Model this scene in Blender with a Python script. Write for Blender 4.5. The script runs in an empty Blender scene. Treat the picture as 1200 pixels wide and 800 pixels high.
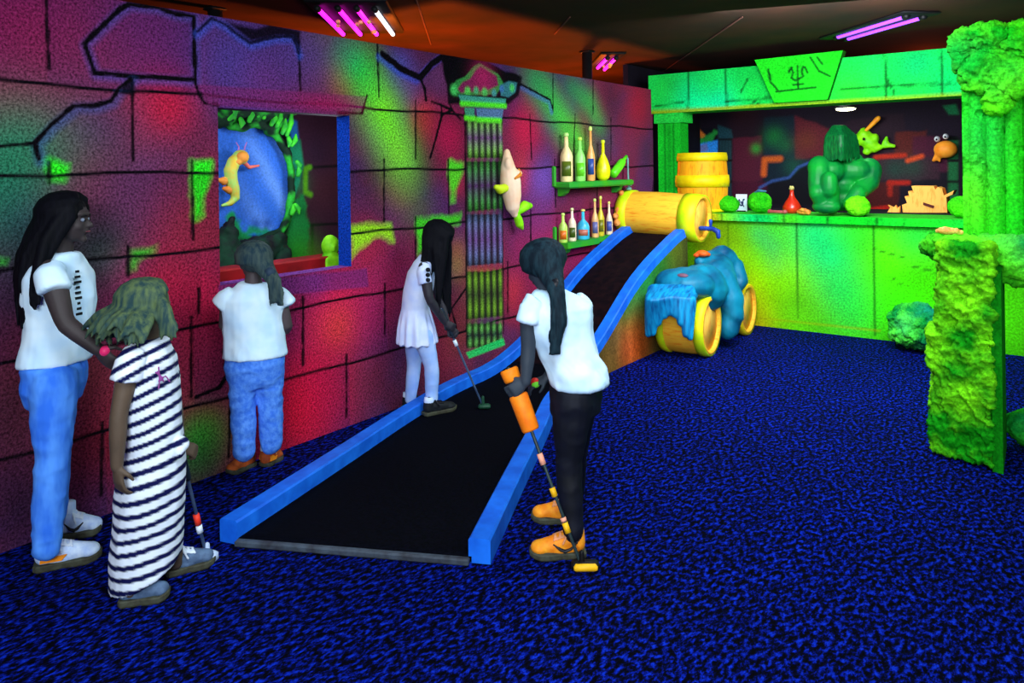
import bpy, math, random
import numpy as np
from mathutils import Vector, Matrix, Euler

random.seed(7)
rng = np.random.default_rng(11)
SC = bpy.context.scene
COL = SC.collection
PI = math.pi

# ------------------------------------------------------------------ camera
FPX, PX, PY = 882.0, 600.0, 197.0
ROLL, YAW = math.radians(0.78), math.radians(36.8)
CAM = np.array([3.66, 0.0, 1.6])
F0 = np.array([-math.sin(YAW), math.cos(YAW), 0.0])
R0 = np.array([math.cos(YAW), math.sin(YAW), 0.0])
U0 = np.array([0.0, 0.0, 1.0])
CX = math.cos(ROLL) * R0 - math.sin(ROLL) * U0
CY = math.sin(ROLL) * R0 + math.cos(ROLL) * U0

def ray(px, py):
    return F0 + CX * ((px - PX) / FPX) - CY * ((py - PY) / FPX)
def P(px, py, d):
    return CAM + ray(px, py) * d
def on_x(px, py, X=0.0):
    r = ray(px, py); return CAM + r * ((X - CAM[0]) / r[0])
def on_y(px, py, Y):
    r = ray(px, py); return CAM + r * ((Y - CAM[1]) / r[1])
def on_z(px, py, Z=0.0):
    r = ray(px, py); return CAM + r * ((Z - CAM[2]) / r[2])
def wu(px, py):
    p = on_x(px, py, 0.0); return (p[1], p[2])
def project(p):
    d = np.asarray(p) - CAM
    z = d @ F0
    return PX + FPX * (d @ CX) / z, PY - FPX * (d @ CY) / z, z

cam_data = bpy.data.cameras.new('camera')
cam_data.sensor_width = 36.0
cam_data.lens = FPX / 1200.0 * 36.0
cam_data.shift_y = -(400.0 - PY) / 1200.0
cam_data.clip_start = 0.05
cam = bpy.data.objects.new('camera', cam_data)
COL.objects.link(cam)
M = Matrix.Identity(4)
for i in range(3):
    M[i][0] = CX[i]; M[i][1] = CY[i]; M[i][2] = -F0[i]; M[i][3] = CAM[i]
cam.matrix_world = M
SC.camera = cam
SC.view_settings.view_transform = 'Standard'
SC.view_settings.look = 'None'
SC.view_settings.gamma = 1.0
SC.view_settings.use_curve_mapping = False
SC.view_settings.exposure = 0.0

# ------------------------------------------------------------------ colours and noise
def lin(r, g, b):
    def f(c):
        c /= 255.0
        return c / 12.92 if c <= 0.04045 else ((c + 0.055) / 1.055) ** 2.4
    return np.array([f(r), f(g), f(b)])

def _hash(ix, iy, iz, seed):
    h = (ix * 374761393 + iy * 668265263 + iz * 2147483647 + seed * 974711) & 0xFFFFFFFF
    h = ((h ^ (h >> 13)) * 1274126177) & 0xFFFFFFFF
    h = (h ^ (h >> 16)) & 0xFFFFFFFF
    return h / 4294967295.0
def vnoise(p, seed=0):
    p = np.asarray(p, float)
    i = np.floor(p).astype(np.int64); f = p - i
    f = f * f * (3 - 2 * f)
    out = 0
    for dx in (0, 1):
        for dy in (0, 1):
            for dz in (0, 1):
                w = (f[:, 0] if dx else 1 - f[:, 0]) * (f[:, 1] if dy else 1 - f[:, 1]) * (f[:, 2] if dz else 1 - f[:, 2])
                out = out + w * _hash(i[:, 0] + dx, i[:, 1] + dy, i[:, 2] + dz, seed)
    return out * 2 - 1
def fbm(p, scale, octs=4, seed=0, gain=0.5):
    p = np.asarray(p, float) * scale
    a, t, s = 1.0, 0.0, 0.0
    for o in range(octs):
        s = s + a * vnoise(p, seed + o * 17); t += a
        a *= gain; p = p * 2.03
    return s / t

# ------------------------------------------------------------------ materials
def new_mat(name):
    m = bpy.data.materials.new(name); m.use_nodes = True
    nt = m.node_tree
    return m, nt, nt.nodes['Principled BSDF']
def mixc(nt, a, b, fac, mode='MIX'):
    n = nt.nodes.new('ShaderNodeMix'); n.data_type = 'RGBA'; n.blend_type = mode
    for s, v in ((n.inputs[0], fac), (n.inputs[6], a), (n.inputs[7], b)):
        if hasattr(v, 'is_output'): nt.links.new(v, s)
        elif isinstance(v, (int, float)): s.default_value = v
        else: s.default_value = (*v[:3], 1)
    return n.outputs[2]
def noise_node(nt, scale, detail=3, rough=0.55, coord='Object', dist=0.0, stretch=None):
    tc = nt.nodes.new('ShaderNodeTexCoord')
    n = nt.nodes.new('ShaderNodeTexNoise')
    n.inputs['Scale'].default_value = scale; n.inputs['Detail'].default_value = detail
    n.inputs['Roughness'].default_value = rough; n.inputs['Distortion'].default_value = dist
    if stretch:
        mp = nt.nodes.new('ShaderNodeMapping'); mp.inputs['Scale'].default_value = stretch
        nt.links.new(tc.outputs[coord], mp.inputs[0]); nt.links.new(mp.outputs[0], n.inputs['Vector'])
    else:
        nt.links.new(tc.outputs[coord], n.inputs['Vector'])
    return n.outputs['Fac']
def ramp(nt, fac, stops):
    r = nt.nodes.new('ShaderNodeValToRGB')
    el = r.color_ramp.elements
    while len(el) > 1: el.remove(el[-1])
    el[0].position = stops[0][0]; el[0].color = (*stops[0][1], 1)
    for p, c in stops[1:]:
        e = el.new(p); e.color = (*c, 1)
    nt.links.new(fac, r.inputs[0]); return r.outputs[0]
def add_bump(nt, b, fac, strength, dist=0.01):
    n = nt.nodes.new('ShaderNodeBump'); n.inputs['Strength'].default_value = strength
    n.inputs['Distance'].default_value = dist
    nt.links.new(fac, n.inputs['Height']); nt.links.new(n.outputs[0], b.inputs['Normal'])

def mat(name, c, c2=None, scale=12, rough=0.65, bump=0.0, spec=0.25, stretch=None, metal=0.0, lo=0.35, hi=0.65, bscale=None, detail=3):
    m, nt, b = new_mat(name)
    b.inputs['Roughness'].default_value = rough
    b.inputs['Specular IOR Level'].default_value = spec
    b.inputs['Metallic'].default_value = metal
    c = np.asarray(c); c2 = c * 0.8 if c2 is None else np.asarray(c2)
    nz = noise_node(nt, scale, detail, stretch=stretch)
    nt.links.new(ramp(nt, nz, [(lo, c2), (hi, c)]), b.inputs['Base Color'])
    if bump:
        bz = nz if bscale is None else noise_node(nt, bscale, 3, stretch=stretch)
        add_bump(nt, b, bz, bump)
    return m
def mat_paint(name, rough=0.75, grain=0.45, gscale=160, bump=0.15, spec=0.2, bscale=120, speck=None):
    m, nt, b = new_mat(name)
    b.inputs['Roughness'].default_value = rough
    b.inputs['Specular IOR Level'].default_value = spec
    at = nt.nodes.new('ShaderNodeAttribute'); at.attribute_name = 'Col'
    nz = noise_node(nt, gscale, 2, 0.7)
    g = ramp(nt, nz, [(0.34, (1 - grain,) * 3), (0.66, (1 + grain,) * 3)])
    c = mixc(nt, at.outputs['Color'], g, 1.0, 'MULTIPLY')
    if speck is not None:
        s1 = noise_node(nt, gscale * 1.3, 2, 0.6)
        sp_ = mixc(nt, mixc(nt, at.outputs['Color'], (2.6, 2.6, 2.6), 1.0, 'MULTIPLY'), mixc(nt, at.outputs['Color'], speck, 1.0, 'ADD'), .3)
        c = mixc(nt, c, sp_, ramp(nt, s1, [(0.55, (0, 0, 0)), (0.72, (.55, .55, .55))]))
    nt.links.new(c, b.inputs['Base Color'])
    if bump: add_bump(nt, b, noise_node(nt, bscale, 3), bump, 0.006)
    return m
def mat_emit(name, c, strength):
    m, nt, b = new_mat(name)
    b.inputs['Base Color'].default_value = (*c, 1)
    b.inputs['Emission Color'].default_value = (*c, 1)
    b.inputs['Emission Strength'].default_value = strength
    return m

# ------------------------------------------------------------------ objects
def props(o, label=None, cat=None, group=None, kind=None):
    if label: o['label'] = label
    if cat: o['category'] = cat
    if group: o['group'] = group
    if kind: o['kind'] = kind
    return o
def empty(name, loc, label=None, cat=None, group=None):
    o = bpy.data.objects.new(name, None); COL.objects.link(o)
    o.location = [float(v) for v in loc]; o.empty_display_size = 0.1
    return props(o, label, cat, group)
def make_mesh(name, V, F, m, smooth=True, col=None):
    me = bpy.data.meshes.new(name)
    V = np.asarray(V, float)
    if isinstance(F, np.ndarray) and F.ndim == 2:
        k = F.shape[1]; n = len(F)
        me.vertices.add(len(V)); me.vertices.foreach_set('co', V.ravel())
        me.loops.add(n * k); me.loops.foreach_set('vertex_index', F.ravel().astype(np.int32))
        me.polygons.add(n)
        me.polygons.foreach_set('loop_start', np.arange(0, n * k, k, dtype=np.int32))
        me.update(calc_edges=True)
    else:
        me.from_pydata([tuple(map(float, v)) for v in V], [], [tuple(map(int, f)) for f in F])
    me.validate()
    me.polygons.foreach_set('use_smooth', np.full(len(me.polygons), bool(smooth)))
    if col is not None:
        a = me.color_attributes.new('Col', 'FLOAT_COLOR', 'POINT')
        c4 = np.ones((len(V), 4), np.float32); c4[:, :3] = col
        a.data.foreach_set('color', c4.ravel())
    if m: me.materials.append(m)
    me.update()
    return me
def obj(name, part, m, parent=None, smooth=True, col=None, label=None, cat=None, group=None, kind=None, loc=None):
    """part = (V, F) in world space; origin is moved to the parent's base or to loc / bottom centre."""
    V, F = part
    V = np.asarray(V, float)
    if parent is not None:
        w = np.array(parent.get('_w', (0, 0, 0)))
        org = np.zeros(3)
        org = np.array(parent['_w'])
    else:
        org = np.array(loc) if loc is not None else np.array([*(V[:, :2].min(0) + V[:, :2].max(0)) / 2, V[:, 2].min()])
    me = make_mesh(name, V - org, F, m, smooth, col)
    o = bpy.data.objects.new(name, me); COL.objects.link(o)
    if parent is not None:
        o.parent = parent
    else:
        o.location = [float(v) for v in org]
    o['_w'] = [float(v) for v in org]
    return props(o, label, cat, group, kind)
def thing(name, loc, label, cat, group=None):
    o = empty(name, loc, label, cat, group)
    o['_w'] = [float(v) for v in loc]
    return o
def merge(*parts):
    V, F, n = [], [], 0
    for v, f in parts:
        V.append(np.asarray(v, float)); F += [tuple(int(i) + n for i in q) for q in f]; n += len(v)
    return np.concatenate(V), F

def unit(v):
    v = np.asarray(v, float); return v / (np.linalg.norm(v) + 1e-12)
def frame(d):
    d = unit(d)
    a = np.array([0, 0, 1.0]) if abs(d[2]) < 0.9 else np.array([1.0, 0, 0])
    u = unit(np.cross(a, d)); return u, np.cross(d, u), d
def loft(rings, n=16, caps=True):
    V, F = [], []
    t = np.arange(n) * 2 * PI / n
    for c, u, v in rings:
        V.append(np.asarray(c)[None] + np.cos(t)[:, None] * np.asarray(u)[None] + np.sin(t)[:, None] * np.asarray(v)[None])
    for i in range(len(rings) - 1):
        for j in range(n):
            k = (j + 1) % n
            F.append((i * n + j, i * n + k, (i + 1) * n + k, (i + 1) * n + j))
    V = np.concatenate(V)
    if caps:
        F.append(tuple(reversed(range(n))))
        F.append(tuple(range((len(rings) - 1) * n, len(rings) * n)))
    return V, F
def chain(pts, rad, n=12, round_ends=True, flat=1.0):
    pts = [np.asarray(p, float) for p in pts]
    rings = []
    m = len(pts)
    u = v = None
    fr = []
    for i in range(m):
        d = unit(pts[min(i + 1, m - 1)] - pts[max(i - 1, 0)])
        if u is None: u, v, _ = frame(d)
        else:
            u = unit(u - d * (u @ d)); v = np.cross(d, u)
        fr.append((u, v, d))
    def ring(c, i, r): return (c, fr[i][0] * r, fr[i][1] * r * flat)
    if round_ends:
        for a in (80, 55, 28): rings.append(ring(pts[0] - fr[0][2] * rad[0] * math.sin(math.radians(a)), 0, rad[0] * math.cos(math.radians(a))))
    for i in range(m): rings.append(ring(pts[i], i, rad[i]))
    if round_ends:
        for a in (28, 55, 80): rings.append(ring(pts[-1] + fr[-1][2] * rad[-1] * math.sin(math.radians(a)), m - 1, rad[-1] * math.cos(math.radians(a))))
    return loft(rings, n)
def ell(c, rx, ry, rz, ax=None, n=16, m=9):
    c = np.asarray(c, float)
    A = np.eye(3) if ax is None else np.array([unit(a) for a in ax])
    rings = []
    for i in range(m):
        a = -PI / 2 + PI * (i + 0.5) / m if False else -PI / 2 * 0.97 + PI * 0.97 * i / (m - 1)
        rings.append((c + A[2] * rz * math.sin(a), A[0] * rx * math.cos(a), A[1] * ry * math.cos(a)))
    return loft(rings, n)
def box(c, s, rz=0.0, ax=None):
    c = np.asarray(c, float); hx, hy, hz = [v / 2 for v in s]
    A = np.array([[math.cos(rz), math.sin(rz), 0], [-math.sin(rz), math.cos(rz), 0], [0, 0, 1]]) if ax is None else np.array([unit(a) for a in ax])
    V = [c + A[0] * hx * i + A[1] * hy * j + A[2] * hz * k for k in (-1, 1) for j in (-1, 1) for i in (-1, 1)]
    return np.array(V), [(0, 2, 3, 1), (4, 5, 7, 6), (0, 1, 5, 4), (2, 6, 7, 3), (0, 4, 6, 2), (1, 3, 7, 5)]
def rbox(c, s, rz=0.0, b=0.01, ax=None):
    """box with bevelled edges"""
    c = np.asarray(c, float); h = np.array(s) / 2
    A = np.array([[math.cos(rz), math.sin(rz), 0], [-math.sin(rz), math.cos(rz), 0], [0, 0, 1]]) if ax is None else np.array([unit(a) for a in ax])
    b = min(b, h.min() * 0.9)
    rings = []
    def rect(hx, hy, z):
        k = b * 0.6
        return [c + A[0] * x + A[1] * y + A[2] * z for x, y in ((hx, -hy + k), (hx, hy - k), (hx - k, hy), (-hx + k, hy), (-hx, hy - k), (-hx, -hy + k), (-hx + k, -hy), (hx - k, -hy))]
    lv = [rect(h[0] - b, h[1] - b, -h[2]), rect(h[0], h[1], -h[2] + b), rect(h[0], h[1], h[2] - b), rect(h[0] - b, h[1] - b, h[2])]
    V = np.array([p for r in lv for p in r]); F = []
    for i in range(3):
        for j in range(8):
            k = (j + 1) % 8; F.append((i * 8 + j, i * 8 + k, (i + 1) * 8 + k, (i + 1) * 8 + j))
    F.append(tuple(reversed(range(8)))); F.append(tuple(range(24, 32)))
    return V, F
def prism(poly, d0, d1):
    """poly: list of 3-D points (planar); extruded from +d0 to +d1 (vectors)"""
    p = np.array(poly, float); n = len(p)
    V = np.concatenate([p + np.asarray(d0), p + np.asarray(d1)])
    F = [tuple(reversed(range(n))), tuple(range(n, 2 * n))]
    for j in range(n):
        k = (j + 1) % n; F.append((j, k, n + k, n + j))
    return V, F
def lathe(base, axis, prof, n=20):
    u, v, d = frame(axis)
    base = np.asarray(base, float)
    return loft([(base + d * h, u * r, v * r) for r, h in prof], n)
def grid(o, eu, ev, us, vs):
    """grid of points o + eu*u + ev*v"""
    us = np.asarray(us); vs = np.asarray(vs)
    U, Vv = np.meshgrid(us, vs, indexing='ij')
    U = U.ravel(); Vv = Vv.ravel()
    V = np.asarray(o, float)[None] + U[:, None] * np.asarray(eu)[None] + Vv[:, None] * np.asarray(ev)[None]
    nu, nv = len(us), len(vs)
    i, j = np.meshgrid(np.arange(nu - 1), np.arange(nv - 1), indexing='ij')
    a = (i * nv + j).ravel()
    F = np.stack([a, a + nv, a + nv + 1, a + 1], 1)
    return V, F, U, Vv

def fuse(parts, voxel=0.008, smooth=4, disp=None):
    V, F = merge(*parts)
    me = bpy.data.meshes.new('tmp'); me.from_pydata([tuple(v) for v in V], [], F); me.update()
    o = bpy.data.objects.new('tmp', me); COL.objects.link(o)
    r = o.modifiers.new('r', 'REMESH'); r.mode = 'VOXEL'; r.voxel_size = voxel; r.adaptivity = 0.0
    if smooth:
        s = o.modifiers.new('s', 'SMOOTH'); s.iterations = smooth; s.factor = 0.5
    dg = bpy.context.evaluated_depsgraph_get(); dg.update()
    ev = o.evaluated_get(dg)
    m2 = bpy.data.meshes.new_from_object(ev)
    n = len(m2.vertices); W = np.empty(n * 3); m2.vertices.foreach_get('co', W); W = W.reshape(-1, 3)
    N = np.empty(n * 3); m2.vertices.foreach_get('normal', N); N = N.reshape(-1, 3)
    F2 = [tuple(p.vertices) for p in m2.polygons]
    bpy.data.objects.remove(o); bpy.data.meshes.remove(me); bpy.data.meshes.remove(m2)
    if disp is not None: W = W + N * disp(W, N)[:, None]
    return W, F2
def tri_normals(V, F):
    F = np.asarray(F)
    n = np.cross(V[F[:, 2]] - V[F[:, 0]], V[F[:, 3]] - V[F[:, 1]])
    N = np.zeros_like(V)
    for k in range(4): np.add.at(N, F[:, k], n)
    return N / (np.linalg.norm(N, axis=1, keepdims=True) + 1e-12)

# ------------------------------------------------------------------ mural painter
class Canvas:
    def __init__(s, U, V, base):
        s.U = U; s.V = V; s.C = np.tile(np.asarray(base, float), (len(U), 1))
        s.Q = np.stack([U, V, np.zeros_like(U)], 1)
    def mix(s, idx, col, a):
        a = np.clip(a, 0, 1)[:, None]
        s.C[idx] = s.C[idx] * (1 - a) + np.asarray(col)[None] * a
    def _sel(s, pts, pad):
        p = np.array(pts, float)
        lo = p.min(0) - pad; hi = p.max(0) + pad
        return np.nonzero((s.U >= lo[0]) & (s.U <= hi[0]) & (s.V >= lo[1]) & (s.V <= hi[1]))[0]
    def blob(s, c, r, col, a=1.0, ry=None, rot=0.0, p=1.0):
        ry = ry or r
        R = max(r, ry) * 2.6
        i = s._sel([c], R)
        x = s.U[i] - c[0]; y = s.V[i] - c[1]
        cr, sr = math.cos(rot), math.sin(rot)
        d = ((x * cr + y * sr) / r) ** 2 + ((-x * sr + y * cr) / ry) ** 2
        s.mix(i, col, a * np.exp(-d ** p))
    def dist(s, i, pts):
        d = np.full(len(i), 1e9); q = np.array(pts, float)
        for a, b in zip(q[:-1], q[1:]):
            ab = b - a; L = ab @ ab + 1e-12
            x = s.U[i] - a[0]; y = s.V[i] - a[1]
            t = np.clip((x * ab[0] + y * ab[1]) / L, 0, 1)
            d = np.minimum(d, np.hypot(x - t * ab[0], y - t * ab[1]))
        return d
    def line(s, pts, w, col, a=1.0, soft=0.006, wob=0.0):
        i = s._sel(pts, w + soft * 3 + wob)
        if not len(i): return
        d = s.dist(i, pts)
        if wob: d = d + wob * vnoise(s.Q[i] * 30, 3)
        s.mix(i, col, a * (1 - np.clip((d - w / 2) / soft, 0, 1)))
    def inside(s, i, pts):
        q = np.array(pts, float); x = s.U[i]; y = s.V[i]
        c = np.zeros(len(i), bool); j = len(q) - 1
        for k in range(len(q)):
            yi, yj = q[k, 1], q[j, 1]
            cond = (yi > y) != (yj > y)
            c ^= cond & (x < (q[j, 0] - q[k, 0]) * (y - yi) / (yj - yi + 1e-12) + q[k, 0]); j = k
        return c
    def poly(s, pts, col, a=1.0, soft=0.008, jag=0.0, js=20):
        i = s._sel(pts, soft * 2 + jag)
        if not len(i): return
        d = s.dist(i, list(pts) + [pts[0]])
        d = np.where(s.inside(i, pts), d, -d)
        if jag: d = d + jag * fbm(s.Q[i], js, 3, 5)
        s.mix(i, col, a * np.clip(d / soft + 0.5, 0, 1))
    def beam(s, pts, w, cols, a=1.0):
        """soft streak along a polyline, colour varying along it"""
        q = np.array(pts, float); i = s._sel(pts, w * 2)
        best = np.full(len(i), 1e9); tt = np.zeros(len(i))
        n = len(q) - 1
        for k in range(n):
            A, B = q[k], q[k + 1]; ab = B - A
            x = s.U[i] - A[0]; y = s.V[i] - A[1]
            t = np.clip((x * ab[0] + y * ab[1]) / (ab @ ab), 0, 1)
            d = np.hypot(x - t * ab[0], y - t * ab[1])
            m = d < best; best[m] = d[m]; tt[m] = ((k + t) / n)[m]
        cs = np.array(cols)
        xp = np.linspace(0, 1, len(cs))
        c = np.stack([np.interp(tt, xp, cs[:, j]) for j in range(3)], 1)
        al = (a * np.exp(-(best / w) ** 2) * np.clip(4 * np.minimum(tt, 1 - tt) + 0.25, 0, 1))[:, None]
        s.C[i] = s.C[i] * (1 - al) + c * al
# ------------------------------------------------------------------ the setting
ZC = 2.75                      # ceiling height
WT = 0.12                      # thickness of the painted partition
WH = 2.43                      # its height
U_L, U_R, Z_B, Z_T = 2.278, 3.188, 0.995, 1.945      # window opening in it
YB = 7.45                      # front plane of the counter

K = lin(6, 5, 10)

# carpet -------------------------------------------------------------
m, nt, b = new_mat('speckled blue carpet')
b.inputs['Roughness'].default_value = 0.95; b.inputs['Specular IOR Level'].default_value = 0.05
tc = nt.nodes.new('ShaderNodeTexCoord'); mp = nt.nodes.new('ShaderNodeMapping')
mp.inputs['Rotation'].default_value = (0, 0, -YAW - .12); mp.inputs['Scale'].default_value = (1.2, .66, 1)
nt.links.new(tc.outputs['Object'], mp.inputs[0])
nn = nt.nodes.new('ShaderNodeTexNoise'); nn.inputs['Scale'].default_value = 46; nn.inputs['Detail'].default_value = 3; nn.inputs['Roughness'].default_value = .65
nt.links.new(mp.outputs[0], nn.inputs['Vector']); n1 = nn.outputs['Fac']; n2 = noise_node(nt, 1.3, 2)
c = ramp(nt, n1, [(0.41, lin(0, 0, 8)), (0.495, lin(0, 4, 44)), (0.56, lin(2, 18, 120)), (0.67, lin(9, 46, 190))])
v = ramp(nt, n2, [(0.3, (0.75, 0.75, 0.75)), (0.7, (1.15, 1.15, 1.15))])
nt.links.new(mixc(nt, c, v, 1.0, 'MULTIPLY'), b.inputs['Base Color'])
add_bump(nt, b, n1, 0.6, 0.01)
M_CARPET = m
V, F, _, _ = grid((-2.6, -3.0, 0), (1, 0, 0), (0, 1, 0), np.linspace(0, 8.6, 18), np.linspace(0, 13.6, 28))
obj('floor', (V, F), M_CARPET, kind='structure')

# ceiling ------------------------------------------------------------
M_CEIL = mat('dark brown ceiling boards', lin(62, 36, 26), lin(40, 30, 24), 1.5, 0.9, spec=0.1)
V, F, UU, VV = grid((-2.6, -3.0, ZC), (0, 1, 0), (1, 0, 0), np.linspace(0, 13.6, 60), np.linspace(0, 8.6, 40))
o_ceil = obj('ceiling', (V, F), M_CEIL, kind='structure')
M_SEAM = mat('ceiling seam', lin(96, 60, 50), None, 4, 0.9)

# dark outer shell -----------------------------------------------------
M_DARK = mat('matt dark paint', lin(22, 18, 30), lin(14, 12, 20), 3, 0.9, spec=0.1)
M_DKGREEN = mat('green painted wall', lin(16, 120, 40), lin(8, 80, 40), 3, 0.8)
obj('wall_right', box((6.03, 3.8, ZC / 2), (0.06, 13.6, ZC)), M_DARK, kind='structure', smooth=False)
obj('wall_near', box((1.7, -3.03, ZC / 2), (8.6, 0.06, ZC)), M_DARK, kind='structure', smooth=False)
obj('wall_outer_left', box((-2.63, 3.8, ZC / 2), (0.06, 13.6, ZC)), M_DARK, kind='structure', smooth=False)
obj('wall_far', box((1.7, 10.63, ZC / 2), (8.6, 0.06, ZC)), M_DARK, kind='structure', smooth=False)

# ---------------------------------------------------------------- left wall mural
Y0, Y1 = 0.7, YB
us = np.arange(Y0, Y1 + 1e-6, (Y1 - Y0) / 880); zs = np.linspace(0, WH, 312)
us[np.argmin(abs(us - U_L))] = U_L; us[np.argmin(abs(us - U_R))] = U_R
zs[np.argmin(abs(zs - Z_B))] = Z_B; zs[np.argmin(abs(zs - Z_T))] = Z_T
V, F, U, Z = grid((0, 0, 0), (0, 1, 0), (0, 0, 1), us, zs)
cv = Canvas(U, Z, lin(92, 34, 66))
nz = fbm(cv.Q, 2.2, 4, 1); nz2 = fbm(cv.Q, 1.4, 4, 9)
def W(px, py): return wu(px, py)
def lerpc(a, t): cv.C = cv.C * (1 - t[:, None]) + np.asarray(a)[None] * t[:, None]
lerpc(lin(120, 26, 50), np.clip(nz * 1.6, 0, 0.8))
lerpc(lin(50, 40, 95), np.clip(-nz * 1.5, 0, 0.7))
lerpc(lin(40, 22, 44), np.clip(nz2 * 1.3, 0, 0.5))
B = [  # px, py, radius, colour, strength
 (25, 45, .35, (130, 16, 62), .8), (80, 70, .25, (150, 20, 70), .5), (130, 110, .3, (150, 52, 50), .7), (180, 50, .35, (116, 38, 98), .7),
 (280, 75, .28, (62, 58, 140), .8), (310, 100, .2, (110, 45, 110), .6), (30, 110, .3, (118, 30, 78), .6), (195, 125, .16, (190, 18, 50), .8),
 (110, 150, .2, (66, 44, 100), .7), (15, 180, .22, (20, 118, 96), .8), (25, 225, .3, (10, 118, 84), .9), (40, 265, .2, (14, 60, 80), .7),
 (115, 230, .2, (120, 40, 62), .7), (170, 240, .3, (84, 48, 92), .7), (215, 265, .22, (150, 36, 46), .6), (120, 300, .16, (16, 70, 62), .85),
 (190, 345, .22, (196, 26, 52), .8), (225, 350, .14, (210, 24, 66), .6), (240, 400, .26, (176, 28, 58), .7), (20, 340, .2, (40, 28, 50), .7), (110, 430, .25, (120, 44, 42), .7),
 (20, 480, .3, (56, 26, 36), .8), (115, 520, .25, (110, 22, 34), .8), (30, 590, .2, (24, 14, 26), .7), (180, 470, .25, (150, 34, 40), .6),
 (236, 512, .13, (30, 170, 40), .95), (236, 535, .15, (16, 90, 40), .7), (255, 440, .2, (120, 30, 54), .5),
 (395, 370, .3, (226, 26, 76), .85), (398, 385, .16, (228, 66, 38), .7), (350, 440, .2, (170, 20, 56), .7), (350, 480, .3, (226, 18, 40), .9), (385, 455, .25, (210, 16, 56), .7),
 (435, 370, .2, (170, 22, 78), .5), (430, 440, .25, (100, 34, 62), .7), (370, 330, .1, (110, 46, 120), .5),
 (425, 290, .2, (190, 40, 60), .5), (460, 330, .25, (160, 32, 66), .6), (370, 80, .2, (120, 42, 88), .6), (400, 95, .12, (170, 66, 44), .6), (360, 65, .2, (66, 60, 140), .6),
 (470, 80, .14, (60, 66, 150), .8), (480, 105, .14, (90, 62, 120), .6), (450, 145, .18, (120, 76, 110), .5), (515, 90, .14, (96, 46, 88), .7),
 (498, 140, .14, (190, 46, 46), .8), (525, 160, .18, (200, 22, 76), .8), (535, 215, .1, (190, 40, 70), .5), (470, 230, .16, (150, 50, 62), .5),
 (615, 150, .22, (190, 22, 66), .8), (640, 120, .14, (90, 48, 80), .6), (590, 95, .1, (60, 60, 130), .5), (610, 205, .16, (200, 50, 50), .6), (635, 210, .2, (100, 66, 140), .8),
 (635, 265, .25, (120, 40, 90), .6), (600, 340, .2, (196, 44, 48), .7), (610, 290, .2, (150, 30, 80), .6), (690, 285, .4, (190, 14, 70), .6), (640, 330, .3, (170, 24, 56), .6),
 (745, 130, .25, (150, 20, 44), .8), (740, 170, .4, (110, 34, 60), .7), (700, 200, .3, (96, 40, 60), .5), (700, 250, .4, (110, 36, 62), .5), (758, 180, .2, (60, 40, 70), .7), (715, 115, .3, (30, 20, 34), .55),
 (560, 340, .2, (150, 78, 40), .6), (535, 310, .12, (150, 120, 50), .6), (540, 390, .2, (110, 50, 44), .6), (535, 290, .1, (150, 90, 50), .5)]
for px, py, r, c, a in B: cv.blob(W(px, py), r, lin(*c), a)
# airbrushed light streaks
cv.beam([W(392, 40), W(425, 85), W(448, 130), W(468, 180), W(486, 240)], .17, [lin(20, 130, 130), lin(40, 190, 70), lin(110, 220, 20), lin(120, 200, 40), lin(90, 160, 60)], .95)
cv.beam([W(605, 66), W(640, 110), W(668, 155), W(700, 205)], .17, [lin(40, 100, 90), lin(30, 170, 60), lin(60, 190, 50), lin(70, 110, 50)], .8)
cv.beam([W(655, 90), W(690, 120), W(712, 165)], .13, [lin(20, 80, 70), lin(30, 160, 60), lin(60, 90, 60)], .7)
# green faces of single stones
def stone(pts, c, a=.95, c2=None):
    cv.poly([W(*p) for p in pts], lin(*c), a, .045, .03, 9)
stone([(58, 190), (85, 190), (80, 208), (76, 214), (58, 214)], (36, 226, 20))
stone([(225, 189), (247, 189), (244, 208), (236, 250), (229, 256), (226, 240)], (24, 216, 20))
stone([(150, 290), (182, 287), (178, 300), (166, 305), (160, 316), (151, 318)], (40, 180, 30))
stone([(-4, 303), (10, 303), (8, 311), (-4, 312)], (40, 200, 20))
stone([(410, 264), (460, 260), (462, 284), (440, 276), (430, 284), (412, 304)], (150, 226, 20))
stone([(488, 256), (540, 251), (540, 262), (505, 266), (498, 290), (489, 300)], (60, 200, 24))
stone([(526, 189), (545, 189), (540, 205), (532, 236), (527, 240)], (80, 210, 30))
stone([(588, 92), (606, 92), (602, 112), (590, 115)], (40, 90, 120), .5)
# each painted stone has its own tint
rows = {-1: [156, 56, 227, 350, 442, 545, 590, 648, 695], 0: [155, 256, 487, 547, 588, 621, 674, 716], 1: [58, 226, 450, 525, 547, 588, 650, 700], 2: [150, 233, 487, 547, 590, 622, 690], 3: [224, 355, 451, 547, 595], 4: [120, 270, 406, 547]}
for k, xs_ in rows.items():
    ub = [Y0] + sorted(wu(x, 187)[0] for x in xs_) + [Y1]
    z1 = 1.6 - .402 * k + (.402 if k >= 0 else .402); z0 = z1 - .402
    if k == -1: z0, z1 = 2.0, WH
    elif k == 4: z0, z1 = 0, .394
    else: z0, z1 = 1.6 - .402 * k, 2.002 - .402 * k
    for a, b_ in zip(ub[:-1], ub[1:]):
        i_ = (cv.U >= a) & (cv.U < b_) & (cv.V >= z0) & (cv.V < z1)
        cv.C[i_] *= rng.uniform(.85, 1.25); cv.C[i_] = cv.C[i_] * np.array([rng.uniform(.85, 1.15), 1, rng.uniform(.8, 1.25)])
cv.C = cv.C * .92 + lin(34, 14, 34)[None] * .4
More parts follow.
